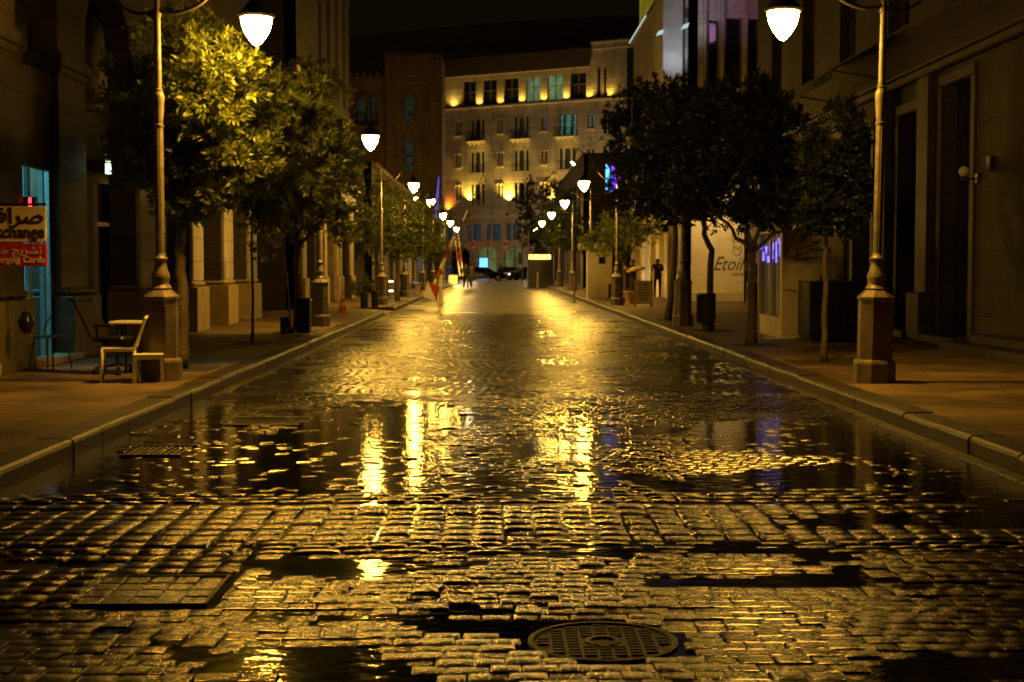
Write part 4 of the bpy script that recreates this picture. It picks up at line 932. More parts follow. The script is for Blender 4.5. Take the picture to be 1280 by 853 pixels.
for i, o in enumerate(aw):
    if o[1] > WH-.2: continue
    r_ = i//8; px = i % 8
    mm = M['curtain_cyan'] if (r_ == 0 and px in (2,3,6,7)) or (r_ == 1 and px in (0,1)) else M['curtain_blue'] if (r_ == 0 and px == 5) else M['curtain_dim'] if r_ == 1 else M['glass']
    hwin(o, mm, cross=False)
for o in midw:
    if o[1] > WH-.2: continue
    ri, px = o[5], o[6]
    mm = M['curtain_cyan'] if (ri == 0 and px == 709) else M['curtain_dim'] if (ri == 1 or (ri == 0 and px == 652)) else M['glass']
    hwin(o, mm, 'shutter', cross=False)
for o in low: hwin(o, M['pane_dim_blue'], 'shutter', cross=False)
for k, o in enumerate(gr): hwin(o, [M['glass'],M['pane_warm'],M['pane_warm'],M['glass'],M['pane_warm'],M['glass']][k], 'shutter')
# arch hoods and sills over the paired windows
for (v0, v1) in rows:
    for px, w in apx:
        if px > 784: continue
        u = hp(px,160)[0]; ww = w/9.7; g = MB(TH)
        g.box(u-ww*1.15,u+ww*1.15,v0-.35,v0-.1,.003,.18,.02)
        for k in (-1,1):
            c = u+k*.61*ww; r0 = .42*ww+.08; P = [(c+math.cos(math.pi*q/8)*r0, v1-.15+math.sin(math.pi*q/8)*r0*1.1, .03) for q in range(9)]; g.tube(P, .07, 5)
        g.build('window_hood', M['trim_hotel'], hot)
# balconies
for ri, (v0, v1) in enumerate(rows[:2]):
    for px, w in mid:
        if px > 760: continue
        u = hp(px,160)[0]; ww = w/9.7*1.25; vb = v0-.95; g = MB(TH)
        if ri == 0:
            g.box(u-ww,u+ww,vb-.22,vb,.003,1.1,.03)
            g.prism([(vb-.7,.003),(vb-.22,.003),(vb-.22,.8)], 'x', u-ww+.1, u-ww+.3) if False else None
            for k in (-.85,-.3,.3,.85):
                g.box(u+k*ww-.08,u+k*ww+.08,vb-.55,vb-.22,.003,.5,.04); g.box(u+k*ww-.08,u+k*ww+.08,vb-.40,vb-.22,.5,.85,.04)
            bo = g.build('balcony', M['trim_hotel'], hot)
        else: bo = hot
        g = MB(TH); dp = 1.05 if ri == 0 else .25
        for k in range(13): uu = u-ww+.04+(2*ww-.08)*k/12; g.bar((uu,vb,dp),(uu,vb+1.0,dp),.035)
        g.box(u-ww,u+ww,vb+1.0,vb+1.06,dp-.03,dp+.03); g.box(u-ww,u+ww,vb+.02,vb+.07,dp-.03,dp+.03)
        for s_ in (-1,1): g.box(u+s_*ww-.03,u+s_*ww+.03,vb+1.0,vb+1.06,.003,dp-.031)
        g.build('railing', M['dark_metal'], bo)
# cornices, tiled eave, piers between top windows
g = MB(TH); g.box(-.5,WH+.1,vFl-.25,vFl,.003,.3,.03); g.box(-.5,WH+.1,vTopSill-.35,vTopSill-.1,.003,.42,.03); g.box(-.5,WH+.1,7.75,8.0,.003,.5,.04); g.box(-.5,WH+.1,8.0,8.15,.003,.3,.02); g.build('cornice', M['trim_hotel'], hot)
uE = hp(740,75)[0]
g = MB(TH); n = 74
for k in range(n):
    ua = -.5 + (uE+.5)*k/n; ub = -.5 + (uE+.5)*(k+.62)/n
    i = [g.pt(p) for p in ((ua,vCorn,.95),(ub,vCorn,.95),(ub,vRoof+.4,.02),(ua,vRoof+.4,.02),(ua,vCorn-.12,.85),(ub,vCorn-.12,.85),(ub,vRoof+.25,.003),(ua,vRoof+.25,.003))]
    for q in ((0,1,2,3),(7,6,5,4),(0,1,5,4),(2,3,7,6),(1,2,6,5),(3,0,4,7)): g.idx([i[j] for j in q])
g.face([(-.5,vCorn-.05,.8),(uE,vCorn-.05,.8),(uE,vRoof+.28,.01),(-.5,vRoof+.28,.01)]); g.build('tiled_eave', M['trim'], hot)
g = MB(TH); g.box(uE,WH+.3,0,vRoof+.8,.003,.25) if False else g.box(uE,WH+.35,vRoof,vRoof+.75,-6,.3,.02); g.box(uE-.1,WH+.5,vRoof+.75,vRoof+1.0,-6,.5,.03); g.build('corner_parapet', M['stone_hotel'], hot)
# uplighters: fixture + real light
YEL = (1,.62,.09)
ucs = [568,599.5,625.5,652.5,679.5,707.5,736,761]
for i, px in enumerate(ucs):
    u = hp(px,130)[0]; p = TH(Vector((u, vTopSill+.05, .40))); g = MB(TH); g.box(u-.12,u+.12,vTopSill-.098,vTopSill+.02,.1,.36); g.build('uplighter', M['dark_metal'], hot)
    plight('uplight', p, YEL, 230 if i else 330, .1, spot=150, dirv=Vector((0,0,1))-hn*.2, blend=1)
for px, pw, c in ((588,900,YEL),(636,1300,YEL),(690,1000,YEL),(737,900,YEL),(560.5,330,(1,.28,.02))):
    u = hp(px,250)[0]; v = hv(u, 252 if px != 560.5 else 264) ; v = max(v, 8.6); p = TH(Vector((u, v, .42))); g = MB(TH); g.box(u-.18,u+.18,8.0,8.3,.2,.5); g.build('uplighter', M['dark_metal'], hot)
    plight('uplight', p, c, pw*2.2, .12, spot=130, dirv=Vector((0,0,1))-hn*.1, blend=1)
for px, w in mid[:3]:      # soft lights under the balconies
    u = hp(px,190)[0]; plight('balcony_light', TH(Vector((u, rows[0][0]-2.6, 1.0))), YEL, 14, .1)
for px in (573,592,612,632.5):
    u = hp(px,300)[0]; g = MB(TH); g.box(u-.16,u+.16,4.35,4.5,.05,.3,.02); g.build('sconce', M['dark_metal'], hot)
    plight('sconce_light', TH(Vector((u,4.8,.3))), (1,.05,.02), .9, .05); plight('sconce_light', TH(Vector((u,4.05,.3))), (1,.05,.02), .9, .05)
for px in (603.5,):
    u = hp(px,325)[0]; g = MB(TH); g.box(u-.55,u+.65,.9,2.6,-.15,-.1); g.build('lit_screen', M['screen'], hot)

# Moorish building, left of the hotel
mo = thing('crenellated_building', (-11,150,0), 'brown striped Moorish building with crenellations and arched windows left of the hotel', 'building')
YM = 150.0
TM = lambda p: Vector((p.x, YM - p.z, p.y))
def mx(px): return PX(px,YM)
def mz(py): return PZ(py,YM)
opM = [(mx(505),mx(519),mz(155),mz(123),.5),(mx(505),mx(519),mz(215),mz(174),.5),(mx(446),mx(457),mz(152),mz(122),.4),(mx(459),mx(470),mz(152),mz(122),.4),(mx(445),mx(452),mz(205),mz(172),.3),(mx(490),mx(500),4,7,.4),(mx(515),mx(530),4,7,.4)]
g = MB(TM); g.wall(mx(483),mx(553)-.0,0,mz(72),.4,[o for o in opM if o[0] > mx(483)]); g.build('tower_wall', M['stone_moor'], mo)
g = MB(lambda p: Vector((p.x, YM + 1.2 - p.z, p.y))); g.wall(mx(380),mx(483),0,mz(97),.4,[o for o in opM if o[0] < mx(483)]); g.build('wall', M['stone_moor'], mo)
g = MB(); g.box(mx(483)+.01,mx(553)-.01,YM+.41,YM+10,0,mz(72)-.02); g.box(mx(380),mx(483)-.01,YM+1.61,YM+9,0,mz(97)-.02); g.build('rear_block', M['stone_moor'], mo)
for o in opM:
    left = o[0] < mx(483); T2 = (lambda p: Vector((p.x, YM+1.2-p.z, p.y))) if left else TM
    f = MB(T2); f.box(o[0],o[0]+.08,o[2],o[3],-.3,-.2); f.box(o[1]-.08,o[1],o[2],o[3],-.3,-.2); fo = f.build('window', M['shutter'], mo); p = MB(T2); p.box(o[0],o[1],o[2],o[3],-.4,-.35); p.build('pane', M['curtain_dim'] if o[3] > 10 else M['glass'], fo)
    if o[3] > 10:
        g = MB(T2); c = (o[0]+o[1])/2; r0 = (o[1]-o[0])/2+.15; P = [(c+math.cos(math.pi*q/10)*r0, o[3]-.4+math.sin(math.pi*q/10)*r0*1.2, .05) for q in range(11)]; g.tube(P, .11, 6)
        for s_ in (-1,1): g.tube([(c+s_*r0,o[2],.05),(c+s_*r0,o[3]-.4,.05)], .08, 6)
        g.build('arch_moulding', M['trim'], mo)
g = MB(); 
k = mx(384)
while k < mx(481): g.prism([(k,mz(97)),(k+.5,mz(97)),(k+.38,mz(92)),(k+.25,mz(89)),(k+.12,mz(92))], 'y', YM+1.2, YM+1.6); k += .72
k = mx(483)
while k < mx(551): g.box(k,k+.3,YM+.02,YM+.4,mz(72)+.002,mz(69)); k += .55
g.build('crenellation', M['stone_moor'], mo)
g = MB(); g.box(mx(440),mx(474),YM+.2,YM+1.19,mz(157),mz(153),.03)
for k in range(14): xx = mx(441)+k*(mx(473)-mx(441))/13; g.bar((xx,YM+.3,mz(153)),(xx,YM+.3,mz(143)),.05)
g.box(mx(440),mx(474),YM+.27,YM+.33,mz(143),mz(142)); g.build('balcony', M['dark_metal'], mo)
for px in (493,499,527,533): 
    g = MB(); g.box(mx(px)-.2,mx(px)+.2,YM-.12,YM-.003,3,mz(105)-2,.02); g.build('pilaster_strip', M['stone_moor'], mo)
plight('facade_light', (mx(505),YM-9,9), (1,.55,.08), 150, .5); plight('facade_light', (mx(450),YM-9,12), (1,.55,.08), 60, .5)
# blue strip light between hotel and Moorish building
t = thing('light_pylon', (PX(547,148),148,0), 'thin glowing violet strip between the crenellated building and the hotel', 'light strip')
g = MB(); x = PX(547,148); g.prism([(x-.38,PZ(273,148)),(x+.05,PZ(273,148)),(x+.22,PZ(222,148)),(x+.1,PZ(222,148))], 'y', 147.9, 148.0); g.build('lens', emis('violet_strip', (.12,.09,.5), .9), t)
g = MB(); g.box(x-.1,x+.25,148.02,148.2,0,PZ(220,148)); g.build('mast', M['dark_metal'], t)
# big dark block behind
bb = thing('dark_tower_block', (10,235,0), 'very dark large block rising behind the hotel and the crenellated building', 'building')
Yb = 235.0
g = MB(); poly = [(PX(400,Yb),0),(PX(800,Yb),0),(PX(800,Yb),PZ(22,Yb)),(PX(640,Yb),PZ(30,Yb)),(PX(445,Yb),PZ(48,Yb)),(PX(400,Yb),PZ(52,Yb))]
g.prism(poly, 'y', Yb, Yb+20); g.build('wall', M['stone_left_grey'], bb)
g = MB(); g.prism([(PX(440,Yb),PZ(75,Yb)),(PX(800,Yb),PZ(50,Yb)),(PX(800,Yb),PZ(47,Yb)),(PX(440,Yb),PZ(71,Yb))], 'y', Yb-.6, Yb-.01); g.build('cornice', M['stone_left_grey'], bb)
plight('roof_glow', (PX(560,225),222,31), (1,.5,.1), 60, 1.5)

# ------------------------------------------------------------------ street furniture, left
def chair_white():
    t = thing('plastic_chair', (PX(152,17.3),17.3,KH), 'white plastic chair facing left in front of the nearest left lamp plinth', 'chair')
    X, Y = PX(150,17.3), 17.3
    T = Matrix.Translation((X,Y,KH)) @ Matrix.Rotation(R(-90-14),4,'Z') @ Matrix.Scale(.94,4)   # model front = +Y -> faces left
    T = Matrix.Translation((X,Y,KH)) @ Matrix.Rotation(R(102),4,'Z') @ Matrix.Scale(.97,4)
    g = MB(T); n = 6; sw, sd = .42, .40          # seat: slightly dished shell
    ids = {}
    for a in range(n+1):
        for b in range(n+1):
            u, v = a/n*2-1, b/n*2-1; ids[a,b] = g.pt((u*sw/2, v*sd/2, .43-.018*(1-u*u)*(1-v*v)+(.0 if b < n else -.015)))
    for a in range(n):
        for b in range(n): g.idx([ids[a,b],ids[a+1,b],ids[a+1,b+1],ids[a,b+1]])
    g.box(-sw/2,sw/2,sd/2-.005,sd/2+.012,.38,.428,.004); g.box(-sw/2-.012,-sw/2+.004,-sd/2,sd/2,.385,.43,.004); g.box(sw/2-.004,sw/2+.012,-sd/2,sd/2,.385,.43,.004)
    g.build('seat', M['white_plastic'], t)
    for sx in (-1,1):
        g = MB(T); g.tube([(sx*.20,.19,.42),(sx*.215,.205,.2),(sx*.225,.22,0)], [.026,.022,.019], 6); g.build('leg', M['white_plastic'], t, smooth=True)
        g = MB(T); g.tube([(sx*.195,-.18,.42),(sx*.205,-.21,.2),(sx*.215,-.25,0)], [.026,.022,.019], 6); g.build('leg', M['white_plastic'], t, smooth=True)
    g = MB(T)
    def bk(u, v):        # v up the back; curved top
        z = .43 + v*.40*(1-.12*u*u); y_ = -.19 - .13*v - .03*(1-u*u); return (u*(.205-.03*v), y_, z)
    for sx in (-1,1): g.tube([bk(sx*.98, v/6) for v in range(7)], .018, 6)
    g.tube([bk(-.98+1.96*k/8, 1) for k in range(9)], .02, 6); g.tube([bk(-.98+1.96*k/8, .1) for k in range(9)], .014, 6)
    for s_ in (-.6,-.3,0,.3,.6): 
        P = [bk(s_, v/6) for v in range(7)]
        for p, q in zip(P, P[1:]): g.bar(p, q, .04, .008)
    g.build('backrest', M['white_plastic'], t, smooth=40)
chair_white()
X, Y = PX(187,17.25), 17.2
t = thing('plastic_stool', (X,Y,KH), 'small low white plastic stool right of the white chair', 'stool')
T = Matrix.Translation((X,Y,KH)) @ Matrix.Rotation(R(14),4,'Z')
g = MB(T); g.box(-.18,.18,-.16,.16,.325,.35,.01); g.box(-.172,.172,-.152,-.14,.285,.325); g.box(-.172,.172,.14,.152,.285,.325); g.box(-.172,-.16,-.14,.14,.285,.325); g.box(.16,.172,-.14,.14,.285,.325); g.build('seat', M['white_plastic'], t)
for sx in (-1,1):
    for sy in (-1,1): g = MB(T); g.bar((sx*.155,sy*.135,.325),(sx*.165,sy*.145,0),.045,.03); g.build('leg', M['white_plastic'], t)
# table
X, Y = PX(190,19.0), 18.7
t = thing('folding_table', (X,Y,KH), 'narrow pale table top showing on both sides of the near left lamp plinth', 'table')
g = MB(); g.box(X-.42,X+.37,Y-.25,Y+.25,.80,.835,.008); g.build('table_top', M['white_plastic'], t)
for sx in (-1,1):
    for sy in (-1,1): g = MB(); g.bar((X+sx*.3,Y+sy*.2,.80),(X+sx*.32,Y+sy*.22,KH),.03); g.build('leg', M['dark_metal'], t)
# office chair
X, Y = PX(148,18.6), 18.6
t = thing('office_chair', (X,Y,KH), 'black swivel office chair with reclined back behind the white plastic chair', 'chair')
T = Matrix.Translation((X,Y,KH)) @ Matrix.Rotation(R(70),4,'Z')        # back towards the left
g = MB(T); g.box(-.24,.24,-.24,.24,.42,.50,.03); g.build('seat', M['black'], t)
g = MB(T)
for k in range(6):
    v0, v1 = k/6, (k+1)/6
    P = [(-.21+.02*v0,.23+.28*v0,.46+.48*v0),(.21-.02*v0,.23+.28*v0,.46+.48*v0),(.21-.02*v1,.23+.28*v1,.46+.48*v1),(-.21+.02*v1,.23+.28*v1,.46+.48*v1)]
    i = [g.pt(p) for p in P] + [g.pt((p[0],p[1]+.05,p[2]+.02)) for p in P]
    for q in ((0,1,2,3),(7,6,5,4),(0,1,5,4),(2,3,7,6),(1,2,6,5),(3,0,4,7)): g.idx([i[j] for j in q])
g.box(-.2,.2,.50,.62,.93,.99,.02); g.build('backrest', M['black'], t)
for sx in (-1,1): g = MB(T); g.tube([(sx*.26,.12,.44),(sx*.29,.12,.62)], .018, 6); g.box(sx*.29-.035,sx*.29+.035,-.14,.16,.62,.655,.01); g.build('armrest', M['black'], t)
g = MB(T); g.lathe([(.03,.1),(.03,.42)], n=10)
for k in range(5):
    a = 2*math.pi*k/5; g.bar((0,0,.12),(.30*math.cos(a),.30*math.sin(a),.08),.045,.03)
base = g.build('base', M['black'], t)
for k in range(5):
    a = 2*math.pi*k/5; c = MB(T @ Matrix.Translation((.30*math.cos(a),.30*math.sin(a),.035)) @ Matrix.Rotation(R(90),4,'X')); c.lathe([(.035,-.025),(.035,.025)], n=12); c.build('castor', M['black'], base)
# metal cafe chair at the exchange door
X, Y = PX(64,19.3), 19.3
t = thing('metal_chair', (X,Y,KH), 'thin dark metal chair with round back at the exchange doorway', 'chair')
T = Matrix.Translation((X,Y,KH)) @ Matrix.Rotation(R(-20),4,'Z')
g = MB(T); g.lathe([(.20,.44),(.20,.46)], n=20); g.build('seat', M['dark_metal'], t)
for sx in (-1,1):
    for sy in (-1,1): g = MB(T); g.tube([(sx*.14,sy*.14,.44),(sx*.2,sy*.2,0)], .011, 6); g.build('leg', M['dark_metal'], t)
g = MB(T); g.tube([(-.18,.1,.45)]+[(-.19*math.cos(math.pi*k/8),.14+.05*math.sin(math.pi*k/8),.55+.2*math.sin(math.pi*k/8)) for k in range(9)]+[(.18,.1,.45)], .011, 6); g.build('backrest', M['dark_metal'], t)
# black sack-like helmet box on the pillar
X, Y = PX(33,18.4), 18.45
t = thing('rubbish_bag', (X,Y,.6), 'lumpy black plastic bag hanging below the exchange sign', 'bag')
g = MB(); n = 10; ids = []
for a in range(n+1):
    for b in range(14):
        th = math.pi*a/n; ph = 2*math.pi*b/14; r = .095*(1+.35*noise.noise(Vector((math.cos(ph)*1.7,math.sin(ph)*1.7,a*.5)))); ids.append(g.pt((X+r*math.sin(th)*math.cos(ph), Y+r*math.sin(th)*math.sin(ph), .82+1.4*r*math.cos(th))))
for a in range(n):
    for b in range(14): g.idx([ids[a*14+b],ids[a*14+(b+1)%14],ids[(a+1)*14+(b+1)%14],ids[(a+1)*14+b]])
g.build('bag_body', mat('shiny_black_film',(.012,.012,.012),.22,bump=1.0,bscale=14), t, smooth=True)
g = MB(); g.tube([(X,Y,.99),(X-.05,Y+.03,1.1),(X-.25,Y+.06,1.16)], .012, 6); g.build('tie', M['black'], t)
# cooler/bucket inside door
X, Y = PX(50,20.4), 20.4
t = thing('water_cooler', (X,Y,KH), 'blue and white water cooler standing in the lit exchange doorway', 'cooler')
X -= .25
g = MB(); g.box(X-.13,X+.13,Y-.13,Y+.13,KH+.13,.86,.02); g.build('cabinet', M['cooler_blue'], t); g = MB(); g.lathe([(.11,.86),(.13,.90),(.13,1.12),(.11,1.18),(.04,1.22)], (X,Y,0), 14); g.build('bottle', M['white_plastic'], t, smooth=50)

# broom bin group at d=30
Yb_ = 29.3; X = PX(380,Yb_)
t = thing('planter_bin', (X,Yb_,KH), 'tall black bin with slatted sides at the foot of the second left tree', 'bin')
g = MB(); g.box(X-.16,X+.14,Yb_-.15,Yb_+.15,KH+.02,.86,.02)
for k in range(6): g.box(X-.15+k*.05,X-.125+k*.05,Yb_-.165,Yb_-.151,KH+.06,.82)
g.build('bin_body', M['black_metal'], t); g = MB(); g.box(X-.18,X+.16,Yb_-.17,Yb_+.17,.861,.90,.01); g.build('rim', M['black'], t)
X2 = PX(357,29.5)
t = thing('tool_box', (X2,29.5,KH), 'small squat black box left of the broom bin', 'box'); g = MB(); g.box(X2-.09,X2+.11,29.35,29.65,KH+.002,.47,.02); g.build('box_body', M['black'], t); g = MB(); g.box(X2-.1,X2+.12,29.34,29.66,.472,.50,.01); g.build('lid', M['black'], t)
for (pa, pb, ya, yb, lab) in ((357,372,322,385,'broom handle leaning furthest left against the second left tree'),(360,370,340,380,'short pale handle leaning beside the broom bin'),(374,380,335,372,'upright broom handle rising out of the broom bin')):
    t = thing('broom', (PX(pb,29.6),29.6,KH), lab, 'broom'); top = (PX(pa,29.6),29.55,PZ(ya,29.6)); bot = (PX(pb,29.6)-(.05),29.35 if pb < 378 else 29.3,PZ(yb,29.6)-(.0 if pb > 378 else .35))
    if pb < 378: bot = (bot[0], 29.15, KH+.1)
    else: bot = (bot[0], 29.3, .55)
    g = MB(); g.tube([top, bot], .014, 6); g.build('handle', M['wood'], t)
    g = MB(); g.box(bot[0]-.09,bot[0]+.09,bot[1]-.03,bot[1]+.03,bot[2]-.09,bot[2]+.02,.01); g.build('brush', M['tan_cloth'], t)
def cone(X, Y, z, lab):
    t = thing('traffic_cone', (X,Y,z), lab, 'traffic cone', 'traffic cones'); g = MB(); g.box(X-.17,X+.17,Y-.17,Y+.17,z+.002,z+.035,.008); g.build('base', M['cone'], t)
    g = MB(); g.lathe([(.13,.035),(.10,.2)], (X,Y,z), 16); g.lathe([(.075,.32),(.05,.44)], (X,Y,z), 16); g.lathe([(.035,.53),(.02,.66)], (X,Y,z), 16); g.build('body', M['cone'], t, smooth=50)
    g = MB(); g.lathe([(.101,.2),(.076,.32)], (X,Y,z), 16, capb=False, capt=False); g.lathe([(.051,.44),(.036,.53)], (X,Y,z), 16, capb=False, capt=False); g.build('reflective_band', M['white_paint'], t, smooth=50)
cone(PX(429,43), 43, KH, 'orange and white traffic cone on the left pavement before the stub bollards')
cone(PX(610,125), 125, 0, 'small distant traffic cone in mid street in front of the dark car')
def bollard(X, Y, lab):
    t = thing('bollard', (X,Y,KH), lab, 'bollard', 'pair of stub bollards'); g = MB(); g.lathe([(.13,0),(.13,.50),(.12,.53),(.105,.55)], (X,Y,KH), 20); g.build('post', M['dark_metal'], t, smooth=40)
    g = MB(); g.lathe([(.135,.42),(.135,.46)], (X,Y,KH), 20); g.build('ring', M['cap'], t)
bollard(PX(455.5,47), 47.0, 'left one of two thick dark stub bollards by the dropped kerb'); bollard(PX(469,49.2), 49.2, 'right one of two thick dark stub bollards by the dropped kerb')
X, Y = PX(520,70), 70
t = thing('bench', (X,Y,KH), 'low bench with a violet lit top edge near the fourth left lamp', 'bench')
g = MB(); g.box(X-.55,X+.30,Y-.25,Y+.25,.68,.75,.01); g.build('seat', M['wood'], t)
for dx in (-.45,.15): g = MB(); g.box(X+dx-.06,X+dx+.06,Y-.2,Y+.2,KH,.68,.01); g.build('leg', M['trim'], t)
X = PX(527,72); t = thing('menu_light', (X,72,KH), 'thin violet light bar on a stand over the bench', 'light bar'); g = MB(); g.box(PX(516,72),PX(523,72),71.8,71.85,PZ(355,72),PZ(353,72)); g.build('light_bar', emis('violet_bar',(.2,.15,1),3), t); g = MB(); g.bar((PX(519,72),71.85,KH),(PX(519,72),71.85,PZ(355,72)),.03); g.build('stand', M['dark_metal'], t)
# glass cabinet with lit shelves
X, Y = PX(488,58.5), 60
t = thing('display_case', (X,Y,KH), 'low glass case with bright lit shelves between the third and fourth left lamps', 'display case')
g = MB(); x0, x1 = PX(485,Y), PX(495,Y)
for z in (KH+.05,.55,.95): g.box(x0,x1,Y-.2,Y+.2,z,z+.03)
for xx in (x0,x1-.03): g.box(xx,xx+.03,Y-.2,Y-.17,KH,1.0); g.box(xx,xx+.03,Y+.17,Y+.2,KH,1.0)
g.build('frame', M['dark_metal'], t); g = MB()
for z in (.50,.90): g.box(x0+.05,x0+.22,Y-.1,Y+.1,z-.02,z+.045)
g.build('shelf_light', emis('shelf_bulb',(1,.95,.7),5), t)

# ------------------------------------------------------------------ barriers
def striped_arm(g, p, q, w0, w1, nseg, seq, depth=.12):
    p, q = Vector(p), Vector(q)
    for k in range(nseg):
        a, b = p.lerp(q, k/nseg), p.lerp(q, (k+1)/nseg); w = w0+(w1-w0)*(k+.5)/nseg
        g.mi = seq[k % len(seq)]; g.bar(a, b, w, depth*(1 if k < nseg/2 else .6))
    g.mi = 0
Yb = 58.0
t = thing('barrier_gate', (PX(551,Yb),Yb,0), 'raised red and white truss barrier with striped counterweight on the left roadside', 'barrier')
P = lambda px, py, dy=0: (PX(px,Yb+dy), Yb+dy, PZ(py,Yb+dy))
g = MB(); x = PX(551,Yb); g.box(x-.075,x+.075,Yb-.08,Yb+.08,.0,PZ(343,Yb),.01); g.box(x-.11,x+.11,Yb-.11,Yb+.11,0,.05,.01); g.build('post', M['white_paint'], t)
g = MB(); p0, p1 = Vector(P(545,353)), Vector(P(571,287)); striped_arm(g, P(540,362,-.15), P(573,283,-.15), .26, .10, 6, [0,1,0,1,0,1]); 
g.build('lower_arm', [M['white_paint'],M['red_paint']], t)
g = MB(); A, B = Vector(P(558,325)), Vector(P(605,216)); 
off = Vector((.55,0,.15))
striped_arm(g, A, B, .07, .04, 9, [1,0,1,2,0,2,2,2,2], .05); g.mi = 2
for k in range(8):
    a = A.lerp(B, .02+k*.12); c = A.lerp(B, .02+(k+.5)*.12); off = Vector((.34,0,-.12))*(1-.07*k)*1.3; g.bar(a, c+off, .028); g.bar(c+off, A.lerp(B, min(1,.02+(k+1)*.12)), .028)
    if k < 7: d = A.lerp(B, .02+(k+1.5)*.12); g.bar(c+off, d+Vector((.34,0,-.12))*(1-.07*(k+1))*1.3, .028)
g.build('truss_boom', [M['white_paint'],M['red_paint'],M['cap']], t)
g = MB(); g.prism([(PX(535,Yb),PZ(352,Yb)),(PX(530,Yb),PZ(372,Yb)),(PX(546,Yb),PZ(376,Yb))], 'y', Yb-.35, Yb-.22)
g.mi = 1; g.prism([(PX(535,Yb)+.02,PZ(352,Yb)),(PX(546,Yb)+.02,PZ(376,Yb)),(PX(550,Yb),PZ(358,Yb))], 'y', Yb-.35, Yb-.22); g.mi = 0
g.build('counterweight', [M['white_paint'],M['red_paint']], t)
Yb = 118.0
t = thing('barrier_gate', (PX(571,Yb),Yb,0), 'farther raised barrier lit bright yellow, on a white base block', 'barrier')
g = MB(); x = PX(566,Yb); g.box(x-.35,x+.40,Yb-.3,Yb+.3,0,PZ(344,Yb),.02); g.build('base_block', M['white_paint'], t)
g = MB()
striped_arm(g, P(575,345), P(566,275), .12, .08, 8, [0,0,1,1,0,0,0,1], .1); striped_arm(g, P(579,345), P(571,275), .12, .08, 8, [0,0,1,1,0,0,0,1], .1)
for k in range(8): g.bar(Vector(P(575,345)).lerp(Vector(P(566,275)), k/8), Vector(P(579,345)).lerp(Vector(P(571,275)), (k+.5)/8), .03)
g.build('truss_boom', [M['white_paint'],M['red_paint']], t)
plight('barrier_flood', (PX(574,Yb),Yb-2.2,.6), (1,.62,.1), 260, .1)
# white stub post right & dark thin posts
def thinpost(px, Y, top, mm, lab, w=.06):
    X = PX(px,Y); t = thing('marker_post', (X,Y,0 if X < XR else KH), lab, 'post'); z0 = 0 if X < XR else KH
    g = MB(); g.box(X-w,X+w,Y-w,Y+w,z0,PZ(top,Y),.01); g.build('post', mm, t); g = MB(); g.box(X-w*1.3,X+w*1.3,Y-w*1.3,Y+w*1.3,z0,z0+.05); g.build('foot', mm, t)
thinpost(672, 96, 340, M['white_paint'], 'slim pale post standing in front of the dark checkpoint shelter')
thinpost(718, 60, 346, M['trim'], 'slim post by the kerb left of the guard kiosk', .045)
Y = 104.0
t = thing('checkpoint_shelter', (PX(676,Y),Y,KH), 'dark boxy shelter with a glowing golden band along its roof', 'shelter')
x0, x1 = PX(660,Y), PX(690,Y); zt = PZ(324,Y)
g = MB(); g.box(x0,x1,Y,Y+2,0,zt,.02); g.build('cabin', M['shutter'], t)
g = MB(); g.box(x0+.05,x1-.1,Y-.12,Y-.02,zt-.02,zt+.32,.02); g.build('roof_lights', M['gold_lit'], t); g = MB(); g.box(x0-.1,x1+.1,Y+.0,Y+2.1,zt+.02,zt+.4,.02); g.build('roof', M['dark_metal'], t)
Y = 62.0
t = thing('guard_kiosk', (PX(750,Y),Y,KH), 'plain beige guard kiosk with one small white framed window', 'kiosk')
x0, x1 = PX(735,Y), PX(765,Y); zt = PZ(312,Y)
g = MB(lambda p: Vector((p.x, Y-p.z, p.y))); g.wall(x0,x1,KH,zt,.06,[(PX(748.5,Y),PX(757,Y),PZ(330,Y),PZ(321.5,Y))]); g.build('front_wall', M['booth_paint'], t)
g = MB(); g.box(x0,x0+.05,Y+.061,Y+1.2,KH,zt); g.box(x1-.05,x1,Y+.061,Y+1.2,KH,zt); g.box(x0,x1,Y+1.2,Y+1.25,KH,zt); g.build('side_wall', M['booth_paint'], t)
g = MB(); g.box(x0-.35,x1+.1,Y-.25,Y+1.35,zt+.002,zt+.28,.02); g.build('roof', M['booth_paint'], t)
g = MB(); a, b, c, d = PX(748.5,Y), PX(757,Y), PZ(330,Y), PZ(321.5,Y)
g.box(a-.05,b+.05,Y-.02,Y-.002,c-.05,c); g.box(a-.05,b+.05,Y-.02,Y-.002,d,d+.05); g.box(a-.05,a,Y-.02,Y-.002,c,d); g.box(b,b+.05,Y-.02,Y-.002,c,d); fo = g.build('window', M['white_paint'], t)
g = MB(); g.box(a,b,Y+.04,Y+.05,c,d); g.build('pane', M['glass'], fo)
# traffic light and thin masts
X = PX(651,112); t = thing('traffic_light', (X,112,0), 'dark traffic light on a thin mast left of the checkpoint shelter', 'traffic light')
g = MB(); g.tube([(X+.12,112,0),(X+.12,112,PZ(290,112))], .04, 8); g.build('mast', M['dark_metal'], t); g = MB(); g.box(X-.22,X+.06,111.9,112.1,PZ(330,112),PZ(316,112),.03); hd = g.build('head', M['black'], t)
X = PX(661,108); t = thing('barrier_mast', (X,108,0), 'thin raised boom standing straight up beside the checkpoint shelter', 'barrier'); g = MB(); g.tube([(X,108,.0),(X-.05,108,PZ(288,108))], .035, 8); g.build('boom', M['tan_cloth'], t); g = MB(); g.box(X-.12,X+.12,107.85,108.15,0,.9,.02); g.build('housing', M['black_metal'], t)

